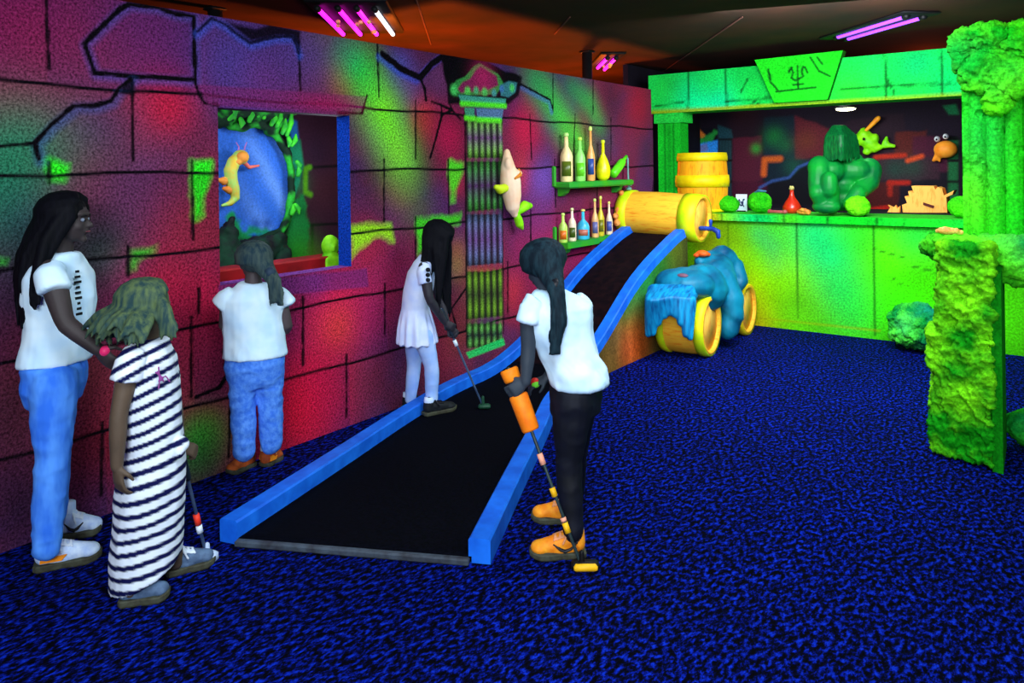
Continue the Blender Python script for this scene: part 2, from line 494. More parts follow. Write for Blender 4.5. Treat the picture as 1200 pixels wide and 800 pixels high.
# horizontal joints
for k in (-1, 0, 1, 2, 3):
    z = 1.6 - 0.402 * k
    pts = [(Y0, z)] + [(Y0 + i * .25, z + .008 * math.sin(i * 1.7 + k * 2)) for i in range(1, 28)] + [(Y1, z)]
    cv.line(pts, .011, K, 1, .006)
def crack(pts, w=.014, a=1.0, edge=None, off=(4, 3)):
    if edge is not None:
        cv.line([W(x + off[0] * .8, y + off[1] * .8) for x, y in pts], .016, lin(*edge), .55, .03)
    cv.line([W(*p) for p in pts], w, K, a, .007, .004)
for pts in [[(54, 0), (57, 80)], [(227, 19), (229, 97)], [(155, 93), (156, 188)], [(350, 50), (352, 105)], [(442, 47), (444, 113)], [(487, 118), (487, 186)],
            [(621, 134), (623, 187)], [(674, 134), (672, 187)], [(716, 138), (716, 187)], [(648, 79), (648, 131)], [(695, 90), (695, 134)], [(450, 187), (450, 259)],
            [(525, 187), (526, 250)], [(650, 187), (651, 242)], [(58, 190), (58, 214)], [(225, 188), (226, 280)], [(700, 187), (700, 238)], [(150, 288), (150, 322)], [(233, 338), (233, 366)],
            [(487, 255), (487, 325)], [(622, 246), (622, 300)], [(355, 348), (355, 427)], [(451, 333), (451, 392)], [(224, 372), (224, 464)], [(595, 306), (595, 366)],
            [(406, 416), (406, 488)], [(270, 456), (268, 535)], [(120, 495), (118, 580)], [(545, 130), (547, 405)], [(588, 130), (590, 390)],
            [(730, 187), (730, 230)]]:
    crack(pts, .011, .95)
crack([(99, 51), (118, 32), (140, 11), (151, 5), (182, 8), (205, 16), (227, 19), (228, 60), (229, 93), (190, 91), (151, 89), (111, 85), (99, 51)], .018, 1, (70, 70, 150), (2, 3))
crack([(231, 37), (248, 21), (264, 29), (278, 40), (293, 50), (322, 43), (343, 43), (350, 62)], .012, .9, (50, 80, 190), (2, 4))
cv.poly([W(*p) for p in [(266, 26), (300, 34), (318, 28), (352, 36), (352, 62), (343, 42), (322, 42), (294, 48)]], K, .95, .02)
crack([(153, 93), (140, 103), (130, 118), (111, 124), (87, 124), (60, 146), (41, 167), (45, 186)], .016, 1, (50, 70, 130), (4, 4))
cv.poly([W(*p) for p in [(147, 97), (157, 92), (158, 112), (140, 110)]], K, .9, .01)
crack([(0, 171), (39, 168)], .012)
crack([(229, 97), (234, 112), (240, 121), (256, 123)], .012)
crack([(430, 112), (424, 133), (397, 132)], .012)
crack([(448, 63), (471, 81), (492, 91), (506, 75), (520, 64)], .040, 1, (40, 70, 190), (-5, 5))
crack([(492, 91), (498, 104), (499, 117)], .02)
cv.poly([W(*p) for p in [(516, 66), (522, 62), (545, 62), (566, 70), (592, 84), (612, 88), (606, 96), (590, 96), (570, 84), (552, 88), (530, 96), (526, 118)]], K, 1, .02, .015, 14)
crack([(506, 119), (517, 123), (518, 135), (511, 161), (504, 185)], .012)
crack([(517, 135), (530, 129), (540, 140)], .014); crack([(530, 129), (526, 120), (537, 118)], .012); crack([(517, 123), (530, 129)], .02)
crack([(606, 100), (611, 99), (645, 117), (648, 129)], .012, 1, (60, 90, 160), (-2, 3))
crack([(529, 362), (548, 335)], .014); crack([(515, 330), (529, 362), (535, 384)], .01)
crack([(230, 465), (257, 454), (267, 438), (262, 410)], .014)
crack([(762, 100), (770, 150), (768, 200), (764, 230)], .03, .7)
# painted stone lintel over the window and painted sill
cv.poly([W(*p) for p in [(232, 99), (429, 113), (423, 131), (256, 124), (244, 122)]], lin(120, 34, 92), .55, .01)
cv.blob(W(385, 122), .25, lin(170, 26, 80), .5, .06)
cv.poly([W(*p) for p in [(256, 334), (410, 317), (430, 314), (432, 336), (330, 346), (256, 354)]], lin(96, 40, 110), .6, .01)
# painted fluted column
def col_poly(pts, c, a=1, s=.008): cv.poly([W(*p) for p in pts], lin(*c), a, s)
for (ya, yb, c1, c2) in ((138, 185, (120, 190, 60), (96, 60, 100)), (189, 248, (60, 150, 50), (70, 40, 80)), (251, 312, (90, 110, 150), (90, 60, 110)), (318, 374, (120, 170, 40), (50, 70, 30)), (379, 408, (110, 190, 80), (30, 50, 40))):
    col_poly([(546, ya), (588, ya - (2 if ya < 188 else 0)), (589, yb - (4 if yb > 190 else 0)), (547, yb)], (12, 12, 16), .95)
    for i in range(6):
        x = 550 + i * 7.2
        d = (0 if ya < 188 else -0.06 * (x - 546))
        cv.beam([W(x, ya + 2 + d), W(x + .6, (ya + yb) / 2 + d), W(x + 1, yb - 2 + d)], .020, [lin(*c1) * 1.25, lin(*c2) * 1.6, lin(*c1) * 1.25], 1)
col_poly([(546, 413), (590, 396), (592, 404), (550, 420)], (30, 190, 90), .9)
# painted capital with broken rock
col_poly([(525, 122), (524, 96), (530, 84), (538, 66), (566, 70), (592, 84), (612, 90), (608, 112), (596, 122)], (8, 8, 12), .95, .02)
col_poly([(529, 102), (535, 94), (545, 90), (555, 78), (562, 74), (584, 87), (590, 98), (582, 110), (536, 113), (530, 110)], (44, 130, 60), 1, .012)
col_poly([(536, 104), (542, 96), (551, 92), (558, 82), (563, 78), (582, 89), (584, 100), (570, 106), (540, 109)], (120, 34, 78), 1, .016)
col_poly([(586, 100), (596, 95), (606, 97), (604, 108), (596, 114), (587, 112)], (50, 110, 120), 1, .012)
cv.blob(W(566, 90), .12, lin(176, 34, 92), .8)
for x, y, r, c in ((532, 105, .04, (70, 190, 90)), (600, 103, .035, (70, 190, 90)), (548, 107, .035, (80, 200, 80)), (558, 106, .03, (70, 170, 110)), (568, 108, .035, (80, 190, 90)), (579, 109, .03, (70, 150, 150)), (588, 104, .03, (60, 110, 170))):
    cv.blob(W(x, y), r, lin(*c), .95, p=2)
cv.poly([W(*p) for p in [(536, 110), (594, 114), (594, 124), (540, 122)]], K, .9, .01)
col_poly([(537, 111), (593, 116), (592, 123), (541, 121)], (60, 150, 130)); cv.line([W(541, 121), W(592, 124)], .02, lin(80, 220, 40), 1, .02)
col_poly([(544, 126), (556, 127), (556, 138), (546, 137)], (60, 140, 110)); col_poly([(558, 127), (590, 128), (588, 140), (560, 140)], (80, 110, 150))
cv.line([W(546, 138), W(556, 139)], .018, lin(90, 220, 40), 1, .02); cv.line([W(560, 140), W(586, 141)], .02, lin(90, 220, 40), 1, .02)

keep = ~((U[F].mean(1) > U_L) & (U[F].mean(1) < U_R) & (Z[F].mean(1) > Z_B) & (Z[F].mean(1) < Z_T))
cols = list(cv.C); VL = [tuple(v) for v in V]; FL = [tuple(f) for f in F[keep]]
def quad(pts, c):
    n = len(VL)
    VL.extend(pts); cols.extend([c] * 4); FL.append((n, n + 1, n + 2, n + 3))
blue = lin(10, 56, 160); dk = lin(60, 26, 60)
x0, x1 = -WT, 0.0
quad([(x1, U_R, Z_B), (x0, U_R, Z_B), (x0, U_R, Z_T), (x1, U_R, Z_T)], blue)
quad([(x1, U_L, Z_B), (x1, U_L, Z_T), (x0, U_L, Z_T), (x0, U_L, Z_B)], blue)
quad([(x1, U_L, Z_B), (x0, U_L, Z_B), (x0, U_R, Z_B), (x1, U_R, Z_B)], lin(120, 60, 140))
quad([(x1, U_L, Z_T), (x1, U_R, Z_T), (x0, U_R, Z_T), (x0, U_L, Z_T)], dk)
for a, b_, c_, d_ in ((Y0, U_L, 0, WH), (U_R, Y1, 0, WH), (U_L, U_R, 0, Z_B), (U_L, U_R, Z_T, WH)):
    quad([(x0, a, c_), (x0, a, d_), (x0, b_, d_), (x0, b_, c_)], dk)
quad([(x0, Y0, WH), (x1, Y0, WH), (x1, Y1, WH), (x0, Y1, WH)], K)
quad([(x0, Y1, 0), (x0, Y1, WH), (x1, Y1, WH), (x1, Y1, 0)], dk)
quad([(x1, -3, 0), (x1, Y0, 0), (x1, Y0, WH), (x1, -3, WH)], lin(92, 34, 66))
quad([(x0, -3, 0), (x0, -3, WH), (x0, Y0, WH), (x0, Y0, 0)], dk)
quad([(x0, -3, WH), (x1, -3, WH), (x1, Y0, WH), (x0, Y0, WH)], K)
M_MURAL = mat_paint('airbrushed stone mural', 0.9, 0.62, 85, 0.35, spec=.05, speck=lin(90, 50, 90))
obj('wall_left', (np.array(VL), FL), M_MURAL, smooth=False, col=np.array(cols), kind='structure', loc=(0, 0, 0))

# ---------------------------------------------------------------- ceiling seams and poles
for i, (a, b_) in enumerate((((505, 52), (488, 0)), ((765, 92), (870, 20)), ((650, 40), (668, 20)))):
    pa, pb = on_z(*a, ZC - .006), on_z(*b_, ZC - .006)
    obj('trim_%d' % (i + 1), chain([pa, pb], [.006, .006], 6), M_SEAM, kind='structure')
M_BLACK = mat('black metal', lin(8, 8, 12), lin(4, 4, 8), 20, 0.6)
def pole(px, py0, X, label):
    a = on_x(px, py0, X)
    t = thing('ceiling_support_pole', (X, a[1], 0), label, 'pole')
    obj('post', chain([(X, a[1], 0), (X, a[1], ZC)], [.05, .05], 14, False), M_BLACK, t)
    obj('mounting_plate', rbox((X, a[1], ZC - .01), (.12, .12, .02)), M_BLACK, t)
    obj('floor_plate', rbox((X, a[1], .012), (.2, .2, .024)), M_BLACK, t)
pole(688, 70, -.20, 'black pole rising above the wall top to the ceiling, right of the painted column')
pole(252, 8, -1.15, 'black pole above the wall at upper left over the window opening')

# ---------------------------------------------------------------- tube lights
def tube_fixture(name, label, ends, mats, group=None, rad=.017, drop=.05, gems=0):
    ps = [(on_z(*a, ZC - drop), on_z(*b_, ZC - drop)) for a, b_ in ends]
    allp = np.array([p for e in ps for p in e]); ctr = allp.mean(0)
    t = thing(name, (ctr[0], ctr[1], ZC), label, 'ceiling light', group)
    d = unit(ps[0][1] - ps[0][0]); s = np.cross(d, (0, 0, 1.0))
    al = (allp - ctr) @ d; sl = (allp - ctr) @ s
    L, Wd = np.ptp(al) + .16, np.ptp(sl) + .16
    c = ctr + d * (al.max() + al.min()) / 2 + s * (sl.max() + sl.min()) / 2
    obj('housing', rbox((c[0], c[1], ZC - .012), (L, Wd, .024), ax=(d, s, (0, 0, 1))), M_BLACK, t)
    for e, m_ in zip(ps, mats):
        tb = obj('tube', chain([e[0], e[1]], [rad, rad], 10), m_, t)
        for q, k in ((e[0] - d * .02, 1), (e[1] + d * .02, -1)):
            obj('end_cap', chain([q, q + k * d * .05], [rad * 1.25, rad * 1.25], 10, False), M_BLACK, t)
    for k in range(gems):
        q = c + d * rng.uniform(-.3, .3) * L + s * rng.uniform(-.3, .3) * Wd
        obj('sequin', ell((q[0], q[1], ZC - .075), .016, .016, .016), M_GEM, t)
    return t, c, d, s, L, Wd
M_MAG = mat_emit('magenta tube glow', lin(255, 30, 225), 3.0)
M_WHT = mat_emit('pale tube glow', lin(225, 240, 255), 1.6)
M_PUR = mat_emit('violet tube glow', lin(140, 60, 255), 2.4)
M_GEM = mat('gold sequin', lin(250, 210, 120), lin(200, 150, 80), 30, 0.3, spec=0.8)
tube_fixture('ceiling_tube_light', 'row of magenta tube lights and one white tube on the ceiling, upper left',
             [((372, 10), (403, 41)), ((396, 10), (423, 41)), ((418, 10), (442, 41)), ((439, 11), (461, 41))], [M_MAG, M_MAG, M_MAG, M_WHT], gems=7)
tube_fixture('ceiling_tube_light', 'magenta tube light seen just above the far wall top beside the black pole',
             [((700, 80), (712, 68)), ((708, 82), (722, 68))], [M_MAG, M_MAG], gems=6)
tube_fixture('ceiling_tube_light', 'violet tube lights in a dark housing above the green stone lintel',
             [((980, 44), (1062, 19)), ((992, 46), (1082, 20))], [M_PUR, M_PUR], drop=.03)
# ---------------------------------------------------------------- painted stone helpers
M_STONE = mat_paint('luminous green painted stone', 0.85, 0.32, 60, 0.3, bscale=80, spec=.08)
M_ROCK = mat_paint('rough luminous rock', 0.9, 0.30, 70, 0.8, bscale=60, spec=.08)
def painted_box(name, lo, hi, paint, parent=None, step=.02, axis=1, **kw):
    """box whose -Y (axis=1) or +X (axis=0) face is a painted grid"""
    lo = np.array(lo, float); hi = np.array(hi, float)
    if axis == 1:
        us = np.linspace(lo[0], hi[0], max(2, int((hi[0] - lo[0]) / step) + 1)); zs = np.linspace(lo[2], hi[2], max(2, int((hi[2] - lo[2]) / step) + 1))
        V, F, U, Z = grid((0, lo[1], 0), (1, 0, 0), (0, 0, 1), us, zs)
    else:
        us = np.linspace(lo[1], hi[1], max(2, int((hi[1] - lo[1]) / step) + 1)); zs = np.linspace(lo[2], hi[2], max(2, int((hi[2] - lo[2]) / step) + 1))
        V, F, U, Z = grid((hi[0], 0, 0), (0, 1, 0), (0, 0, 1), us, zs)
    cv = Canvas(U, Z, (1, 1, 1)); paint(cv)
    base = cv.C.mean(0)
    bv, bf = box((lo + hi) / 2, hi - lo)
    drop = {1: (0, 1, 5, 4), 0: (1, 3, 7, 5)}[axis]
    drop = 2 if axis == 1 else 5
    bf = [f for i, f in enumerate(bf) if i != drop]
    V2, F2 = merge((V, F), (bv, bf))
    c = np.concatenate([cv.C, np.tile(base, (8, 1))])
    return obj(name, (V2, F2), kw.pop('m', M_STONE), parent, smooth=False, col=c, **kw)
def by(px, py, Y=YB):
    p = on_y(px, py, Y); return (p[0], p[2])
G0 = lin(20, 190, 30)
DG = lin(2, 60, 14)

# ---------------------------------------------------------------- counter
def paint_counter(cv):
    cv.C[:] = lin(70, 205, 8)
    q = lambda x, y: by(x, y)
    for px, py, r, c, a in ((845, 320, .3, (150, 160, 0), .9), (835, 280, .3, (120, 110, 4), .9), (880, 350, .3, (190, 180, 0), .8), (880, 385, .25, (190, 120, 4), .8), (860, 290, .2, (130, 190, 10), .8),
                            (920, 330, .4, (120, 205, 0), .7), (955, 275, .25, (0, 205, 110), .8), (975, 300, .22, (0, 200, 110), .8), (985, 340, .25, (10, 205, 90), .75), (1000, 365, .2, (20, 200, 70), .6),
                            (1010, 280, .25, (20, 200, 40), .7), (1050, 300, .25, (90, 235, 0), .9), (1070, 340, .3, (70, 230, 0), .8), (1050, 360, .3, (50, 220, 10), .7), (1075, 275, .2, (10, 200, 60), .7),
                            (940, 365, .25, (90, 200, 20), .6), (905, 280, .2, (60, 190, 50), .8)):
        cv.blob(q(px, py), r, lin(*c), a)
    cv.beam([q(880, 262), q(905, 290), q(915, 330)], .1, [lin(60, 190, 90), lin(70, 180, 80), lin(110, 190, 20)], .7)
    nz = fbm(cv.Q, 3.5, 4, 21)
    cv.C *= (1 + .30 * nz)[:, None]
    for pts in ([(933, 255), (936, 372)], [(1024, 262), (1026, 392)], [(852, 262), (854, 372)]):
        cv.line([q(*p) for p in pts], .008, DG, .75, .008)
    cv.line([q(1024, 292), q(1060, 302)], .008, DG, .7, .006); cv.line([q(1070, 312), q(1110, 322)], .008, DG, .7, .006)
    cv.line([q(876, 371), q(910, 375), q(1030, 388)], .012, lin(150, 160, 10), .5, .01)
    for a in ((1047, 327), (1055, 333)): cv.blob(q(*a), .012, DG, .9)
    lo = [q(828, 381), q(900, 383), q(1040, 401)]
cnt = thing('bar_counter', (1.8, 7.55, 0), 'long green painted stone bar counter with a ledge, below the dark opening', 'counter')
painted_box('front_panel', (0.0, YB, 0), (3.95, YB + .10, 1.04), paint_counter, cnt)
def paint_ledge(cv):
    cv.C[:] = lin(10, 190, 50)
    q = lambda x, y: by(x, y, YB - .06)
    for px, py, r, c, a in ((835, 254, .15, (220, 170, 0), .9), (855, 255, .15, (110, 210, 0), .9), (880, 254, .2, (0, 200, 100), .8), (925, 256, .12, (70, 200, 20), .8), (1000, 258, .3, (10, 190, 20), .8), (1080, 262, .3, (30, 215, 30), .8)):
        cv.blob(q(px, py), r, lin(*c), a)
    cv.C *= (1 + .25 * fbm(cv.Q, 5, 3, 5))[:, None]
    for x in (846, 886, 919, 927, 942, 970, 1027, 1034, 1058): cv.line([q(x, 240), q(x + 1, 280)], .008, DG, .8, .006)
painted_box('ledge', (0.0, YB - .06, 1.04), (3.95, YB + .55, 1.11), paint_ledge, cnt)

# ---------------------------------------------------------------- lintel with raised keystone
YL = YB - .03
def paint_lintel(cv):
    cv.C[:] = lin(14, 190, 70)
    q = lambda x, y: by(x, y, YL)
    for px, py, r, c, a in ((785, 105, .2, (30, 200, 50), .7), (815, 115, .25, (0, 215, 130), .9), (845, 120, .2, (0, 225, 170), .7), (830, 95, .2, (20, 190, 70), .7), (880, 105, .3, (20, 190, 60), .7),
                            (1010, 95, .2, (10, 205, 110), .6), (1000, 110, .3, (40, 210, 10), .8), (1060, 85, .3, (20, 195, 70), .7), (1090, 100, .2, (40, 220, 20), .6), (1075, 75, .15, (0, 160, 110), .5), (1110, 95, .2, (0, 200, 100), .7)):
        cv.blob(q(px, py), r, lin(*c), a)
    cv.C *= (1 + .28 * fbm(cv.Q, 4, 4, 8))[:, None]
    for pts in ([(807, 84), (806, 128)], [(850, 78), (852, 126)], [(876, 93), (868, 108)], [(1036, 62), (1038, 88), (1048, 110)], [(1038, 88), (1038, 115)], [(1102, 55), (1104, 112)],
                [(768, 124), (800, 120)], [(985, 105), (1120, 97)], [(880, 124), (884, 118), (892, 124)], [(850, 118), (905, 114)]):
        cv.line([q(*p) for p in pts], .012, DG, .85, .008, .004)
    cv.line([q(765, 132), q(1140, 112)], .03, lin(130, 160, 10), .9, .02)
lt = thing('stone_lintel', (1.5, YL, 2.165), 'long green stone lintel across the top of the bar opening', 'lintel')
painted_box('beam', (-.03, YL, 2.165), (3.75, YL + .32, 2.58), paint_lintel, lt)
kp = [by(887, 71, YL), by(990, 60, YL), by(972, 117, YL), by(910, 121, YL)]
def ins(x, z):
    c = np.zeros(len(x), bool); j = 3
    for k in range(4):
        (xi, zi), (xj, zj) = kp[k], kp[j]
        c ^= ((zi > z) != (zj > z)) & (x < (xj - xi) * (z - zi) / (zj - zi) + xi); j = k
    return c
# keystone: bilinear painted grid on a trapezoid, extruded
g = np.linspace(0, 1, 60); S, T = np.meshgrid(g, g, indexing='ij'); S = S.ravel(); T = T.ravel()
kq = np.array(kp)
XZ = (1 - S)[:, None] * ((1 - T)[:, None] * kq[0] + T[:, None] * kq[3]) + S[:, None] * ((1 - T)[:, None] * kq[1] + T[:, None] * kq[2])
cv = Canvas(XZ[:, 0], XZ[:, 1], lin(26, 195, 26))
cv.C *= (1 + .3 * fbm(cv.Q, 4, 4, 18))[:, None]
q = lambda x, y: by(x, y, YL)
for pts in ([(903, 82), (905, 96), (914, 106)], [(903, 82), (906, 94)], [(912, 108), (958, 103)], [(952, 68), (962, 84), (975, 90)], [(960, 68), (966, 76)], [(927, 84), (930, 80), (932, 86), (930, 92), (934, 95), (939, 93)],
            [(946, 80), (943, 79), (942, 86), (944, 90), (939, 93)], [(937, 78), (938, 104)], [(932, 100), (944, 99)], [(930, 80), (927, 86)], [(946, 80), (949, 86)]):
    cv.line([q(*p) for p in pts], .012, DG, .9, .008)
n = len(XZ); i, j = np.meshgrid(np.arange(59), np.arange(59), indexing='ij'); a = (i * 60 + j).ravel()
kF = [tuple(f) for f in np.stack([a, a + 1, a + 61, a + 60], 1)]
kV = np.stack([XZ[:, 0], np.full(n, YL - .07), XZ[:, 1]], 1)
pv, pf = prism([(x, YL, z) for x, z in kp], (0, -.069, 0), (0, .05, 0))
kV, kF = merge((kV, kF), (pv, pf))
obj('keystone', (kV, kF), M_STONE, lt, smooth=False, col=np.concatenate([cv.C, np.tile(lin(6, 110, 20), (8, 1))]))

# left pilaster
def paint_pil(cv):
    cv.C[:] = lin(16, 180, 36); cv.C *= (1 + .3 * fbm(cv.Q, 5, 3, 33))[:, None]
    for f in (.3, .5, .7): cv.line([(.05 + .26 * f, 1.15), (.05 + .26 * f, 2.05)], .01, DG, .6, .01)
pil = thing('stone_pilaster', (.18, YB + .1, 1.11), 'slim green pilaster behind the upright barrel at the left end of the bar opening', 'column')
painted_box('shaft', (.05, YB + .02, 1.11), (.31, YB + .22, 2.06), paint_pil, pil)
painted_box('capital', (.02, YB - .01, 2.06), (.35, YB + .25, 2.165), lambda cv: cv.C.__setitem__(slice(None), lin(30, 190, 60)), pil)

# right end: wall that carries the lintel, hidden behind the rock column
painted_box('wall_right_end', (3.02, YB + .02, 1.11), (6.0, YB + .3, 2.165), lambda cv: (cv.C.__setitem__(slice(None), lin(14, 130, 40)), cv.C.__imul__((1 + .3 * fbm(cv.Q, 4, 3, 2))[:, None])), kind='structure')
painted_box('wall_right_base', (3.95, YB, 0), (6.0, YB + .2, 1.11), lambda cv: (cv.C.__setitem__(slice(None), lin(14, 130, 40)), cv.C.__imul__((1 + .3 * fbm(cv.Q, 4, 3, 2))[:, None])), kind='structure')
painted_box('wall_right_top', (3.75, YB + .02, 2.165), (6.0, YB + .3, ZC), lambda cv: cv.C.__setitem__(slice(None), lin(14, 100, 40)), kind='structure')

# ---------------------------------------------------------------- rocks
def rock_cols(V, seed=0, c1=(112, 214, 18), c2=(14, 136, 12), c3=(10, 120, 80)):
    n = fbm(V, 6, 4, seed); n2 = fbm(V, 2.2, 3, seed + 5)
    C = lin(*c2)[None] * np.ones((len(V), 1))
    t = np.clip(.5 + 1.6 * n, 0, 1)[:, None]; C = C * (1 - t) + lin(*c1)[None] * t
    t = np.clip(1.6 * n2 - .15, 0, .8)[:, None]; C = C * (1 - t) + lin(*c3)[None] * t
    return C
def rocky(parts, voxel, amp, scale, seed, smooth=1):
    def d(W, N):
        r = fbm(W, scale, 5, seed, .6); r2 = fbm(W, scale * 2.3, 4, seed + 9, .65)
        return amp * (1 - 2.6 * np.abs(r)) * .9 + amp * .8 * (1 - 2.6 * np.abs(r2)) + amp * .6 * fbm(W, scale * .4, 2, seed + 3) - amp * .7
    return fuse(parts, voxel, smooth, d)
# broken block in front, standing on the carpet
f1, f2 = on_z(1090, 533), on_z(1168, 556)
ex = unit(f2 - f1); ey = np.array([-.03, 1.0, 0]); wdt = np.linalg.norm(f2 - f1)
org = f1.copy(); DEP = .42
def loc3(x, y, z): return org + ex * x + ey * y + np.array([0, 0, z])
col_t = thing('rock_column', loc3(wdt / 2 + .1, .5, 0), 'tall green broken stone column on a rough rock base at the right edge', 'column')
parts = [box(loc3(wdt * .47, .12, .35), (wdt * .92, .20, .66), ax=(ex, ey, (0, 0, 1))),
         box(loc3(wdt * .55, .12, .90), (wdt * .82, .18, .52), ax=(ex, ey, (0, 0, 1))),
         box(loc3(wdt * .62, .14, .62), (wdt * .7, .14, .3), ax=(ex, ey, (0, 0, 1)))]
r = rocky(parts, .008, .032, 7.0, 4)
obj('broken_face', r, M_ROCK, col_t, col=rock_cols(r[0], 1))
# smooth side panel of that block
sp = [(wdt - .02, .05, 0), (wdt + .03, .05, 0), (wdt + .03, .42, 0), (wdt - .02, .42, 0)]
pv = [loc3(wdt + .005, y, z) for y, z in ((.03, 0), (.50, 0), (.50, 1.10), (.06, 1.02))]
pp = prism(pv, -ex * .025, ex * .025)
obj('side_panel', pp, M_STONE, col_t, smooth=False, col=np.tile(lin(8, 120, 10), (8, 1)))
pvb = [loc3(.04, y, z) for y, z in ((.2, 0), (.50, 0), (.50, 1.05), (.2, 1.02))]
obj('back_block', rbox(loc3(wdt * .52, .36, .52), (wdt * .9, .30, 1.04), 0, .02, ax=(ex, ey, (0, 0, 1))), M_STONE, col_t, smooth=False, col=np.tile(lin(16, 130, 16), (32, 1)))
# rough ledge on top
YP = 5.0
xl = on_y(1096, 285, YP)[0]
lp = [box((xl + .28, YP - .02, 1.12), (.50, .34, .12)), box((xl + .75, YP + .02, 1.08), (.6, .34, .2)), ell((xl + .05, YP - .05, 1.12), .11, .13, .07), ell((xl + .2, YP - .17, 1.08), .16, .08, .1), ell((xl + .42, YP - .18, 1.06), .16, .08, .12), ell((xl + .7, YP - .14, 1.04), .2, .08, .14)]
r = rocky(lp, .009, .028, 8.0, 14)
obj('rock_ledge', r, M_ROCK, col_t, col=rock_cols(r[0], 7, (90, 225, 30)))
# fluted shaft
xs = on_y(1128, 200, YP)[0]; xr = xs + .40
zt0, zt1 = 1.18, 2.14
nf = 121; us = np.linspace(0, 1, nf)
zs_ = np.linspace(zt0, zt1, 80)
prof = np.where((us > .08) & (us < .94), -.040 * np.abs(np.sin((us - .08) / .86 * 4 * PI)) ** .7, 0)
V, F, U, Z = grid((xs, YP, 0), (xr - xs, 0, 0), (0, 0, 1), us, zs_)
V[:, 1] -= np.repeat(prof, len(zs_)) * -1.0
ero = fbm(V, 9, 4, 3)
V[:, 1] += np.where(ero > .16, .018 * np.clip((ero - .16) * 8, 0, 1), 0)
C = np.tile(lin(36, 188, 18), (len(V), 1)); C *= (1 + .35 * fbm(V, 5, 4, 6))[:, None]
cvp = Canvas(V[:, 0], V[:, 2], (1, 1, 1)); cvp.C = C
cvp.blob((xs + .1, 1.7), .12, lin(10, 170, 60), .7, .3); cvp.blob((xs + .05, 1.4), .1, lin(100, 230, 30), .6, .2); cvp.blob((xs + .3, 1.3), .15, lin(20, 200, 30), .6)
C = cvp.C
bv, bf = box(((xs + xr) / 2, YP + .2, (zt0 + zt1) / 2), (xr - xs, .4, zt1 - zt0)); bf = [f for i, f in enumerate(bf) if i != 2]
Vs, Fs = merge((V, F), (bv, bf))
obj('fluted_shaft', (Vs, Fs), M_STONE, col_t, smooth=False, col=np.concatenate([C, np.tile(lin(16, 150, 20), (8, 1))]))
cp = [box(((xs + xr) / 2, YP + .16, 2.24), (.44, .46, .20)), ell((xs + .02, YP - .02, 2.27), .07, .08, .06), ell((xs + .1, YP - .05, 2.10), .10, .07, .10), ell((xs + .24, YP - .05, 2.06), .12, .06, .10), ell((xs + .18, YP - .04, 1.98), .07, .05, .10), ell((xs + .38, YP - .04, 2.14), .08, .06, .10),
      ell((xs + .12, YP - .06, 2.30), .12, .08, .06), ell((xs + .32, YP - .06, 2.27), .12, .08, .08)]
r = rocky(cp, .008, .034, 8.0, 24)
obj('broken_capital', r, M_ROCK, col_t, col=rock_cols(r[0], 11, (90, 225, 20), (16, 170, 14), (10, 140, 50)))
# low wall running on to the right of the column, with a ledge
painted_box('wall_low_right', (xs + .40, YP + .2, 0), (6.0, YP + .4, 1.02), lambda cv: (cv.C.__setitem__(slice(None), lin(10, 110, 24)), cv.C.__imul__((1 + .4 * fbm(cv.Q, 6, 3, 2))[:, None])), kind='structure')
sl = on_z(1186, 482, .36)
bench = thing('green_stone_plinth', (4.0, 4.85, 0), 'low green plinth beside the rock base at the right edge', 'plinth')
obj('plinth_top', rbox((3.99, 4.92, .37), (.90, .50, .04), 0, .008), M_STONE, bench, smooth=False, col=np.tile(lin(26, 190, 40), (32, 1)))
obj('plinth_body', rbox((4.02, 5.03, .175), (.84, .28, .35), 0, .008), M_STONE, bench, smooth=False, col=np.tile(lin(10, 120, 16), (32, 1)))
r = rocky([ell(on_z(1196, 520) + np.array([.12, -.08, .1]), .20, .13, .11)], .012, .012, 7, 4)
r[0][:, 2] -= r[0][:, 2].min()
obj('foot_boulder', r, M_ROCK, None, col=rock_cols(r[0], 4, (60, 220, 20)), label='small green boulder on the carpet at the far right edge under the plinth', cat='rock')
# boulder by the counter
c = on_z(1066, 414); c = c + np.array([.03, .16, .17])
r = rocky([ell(c, .23, .17, .18), ell(c + (.02, -.05, -.06), .22, .15, .10), ell(c + (-.06, 0, .06), .10, .12, .12)], .009, .034, 7, 44)
r[0][:, 2] -= r[0][:, 2].min()
cc = rock_cols(r[0], 21, (80, 220, 60), (10, 140, 50), (20, 130, 130))
obj('boulder', r, M_ROCK, None, col=cc, label='grey green boulder on the carpet between counter and broken block', cat='rock')

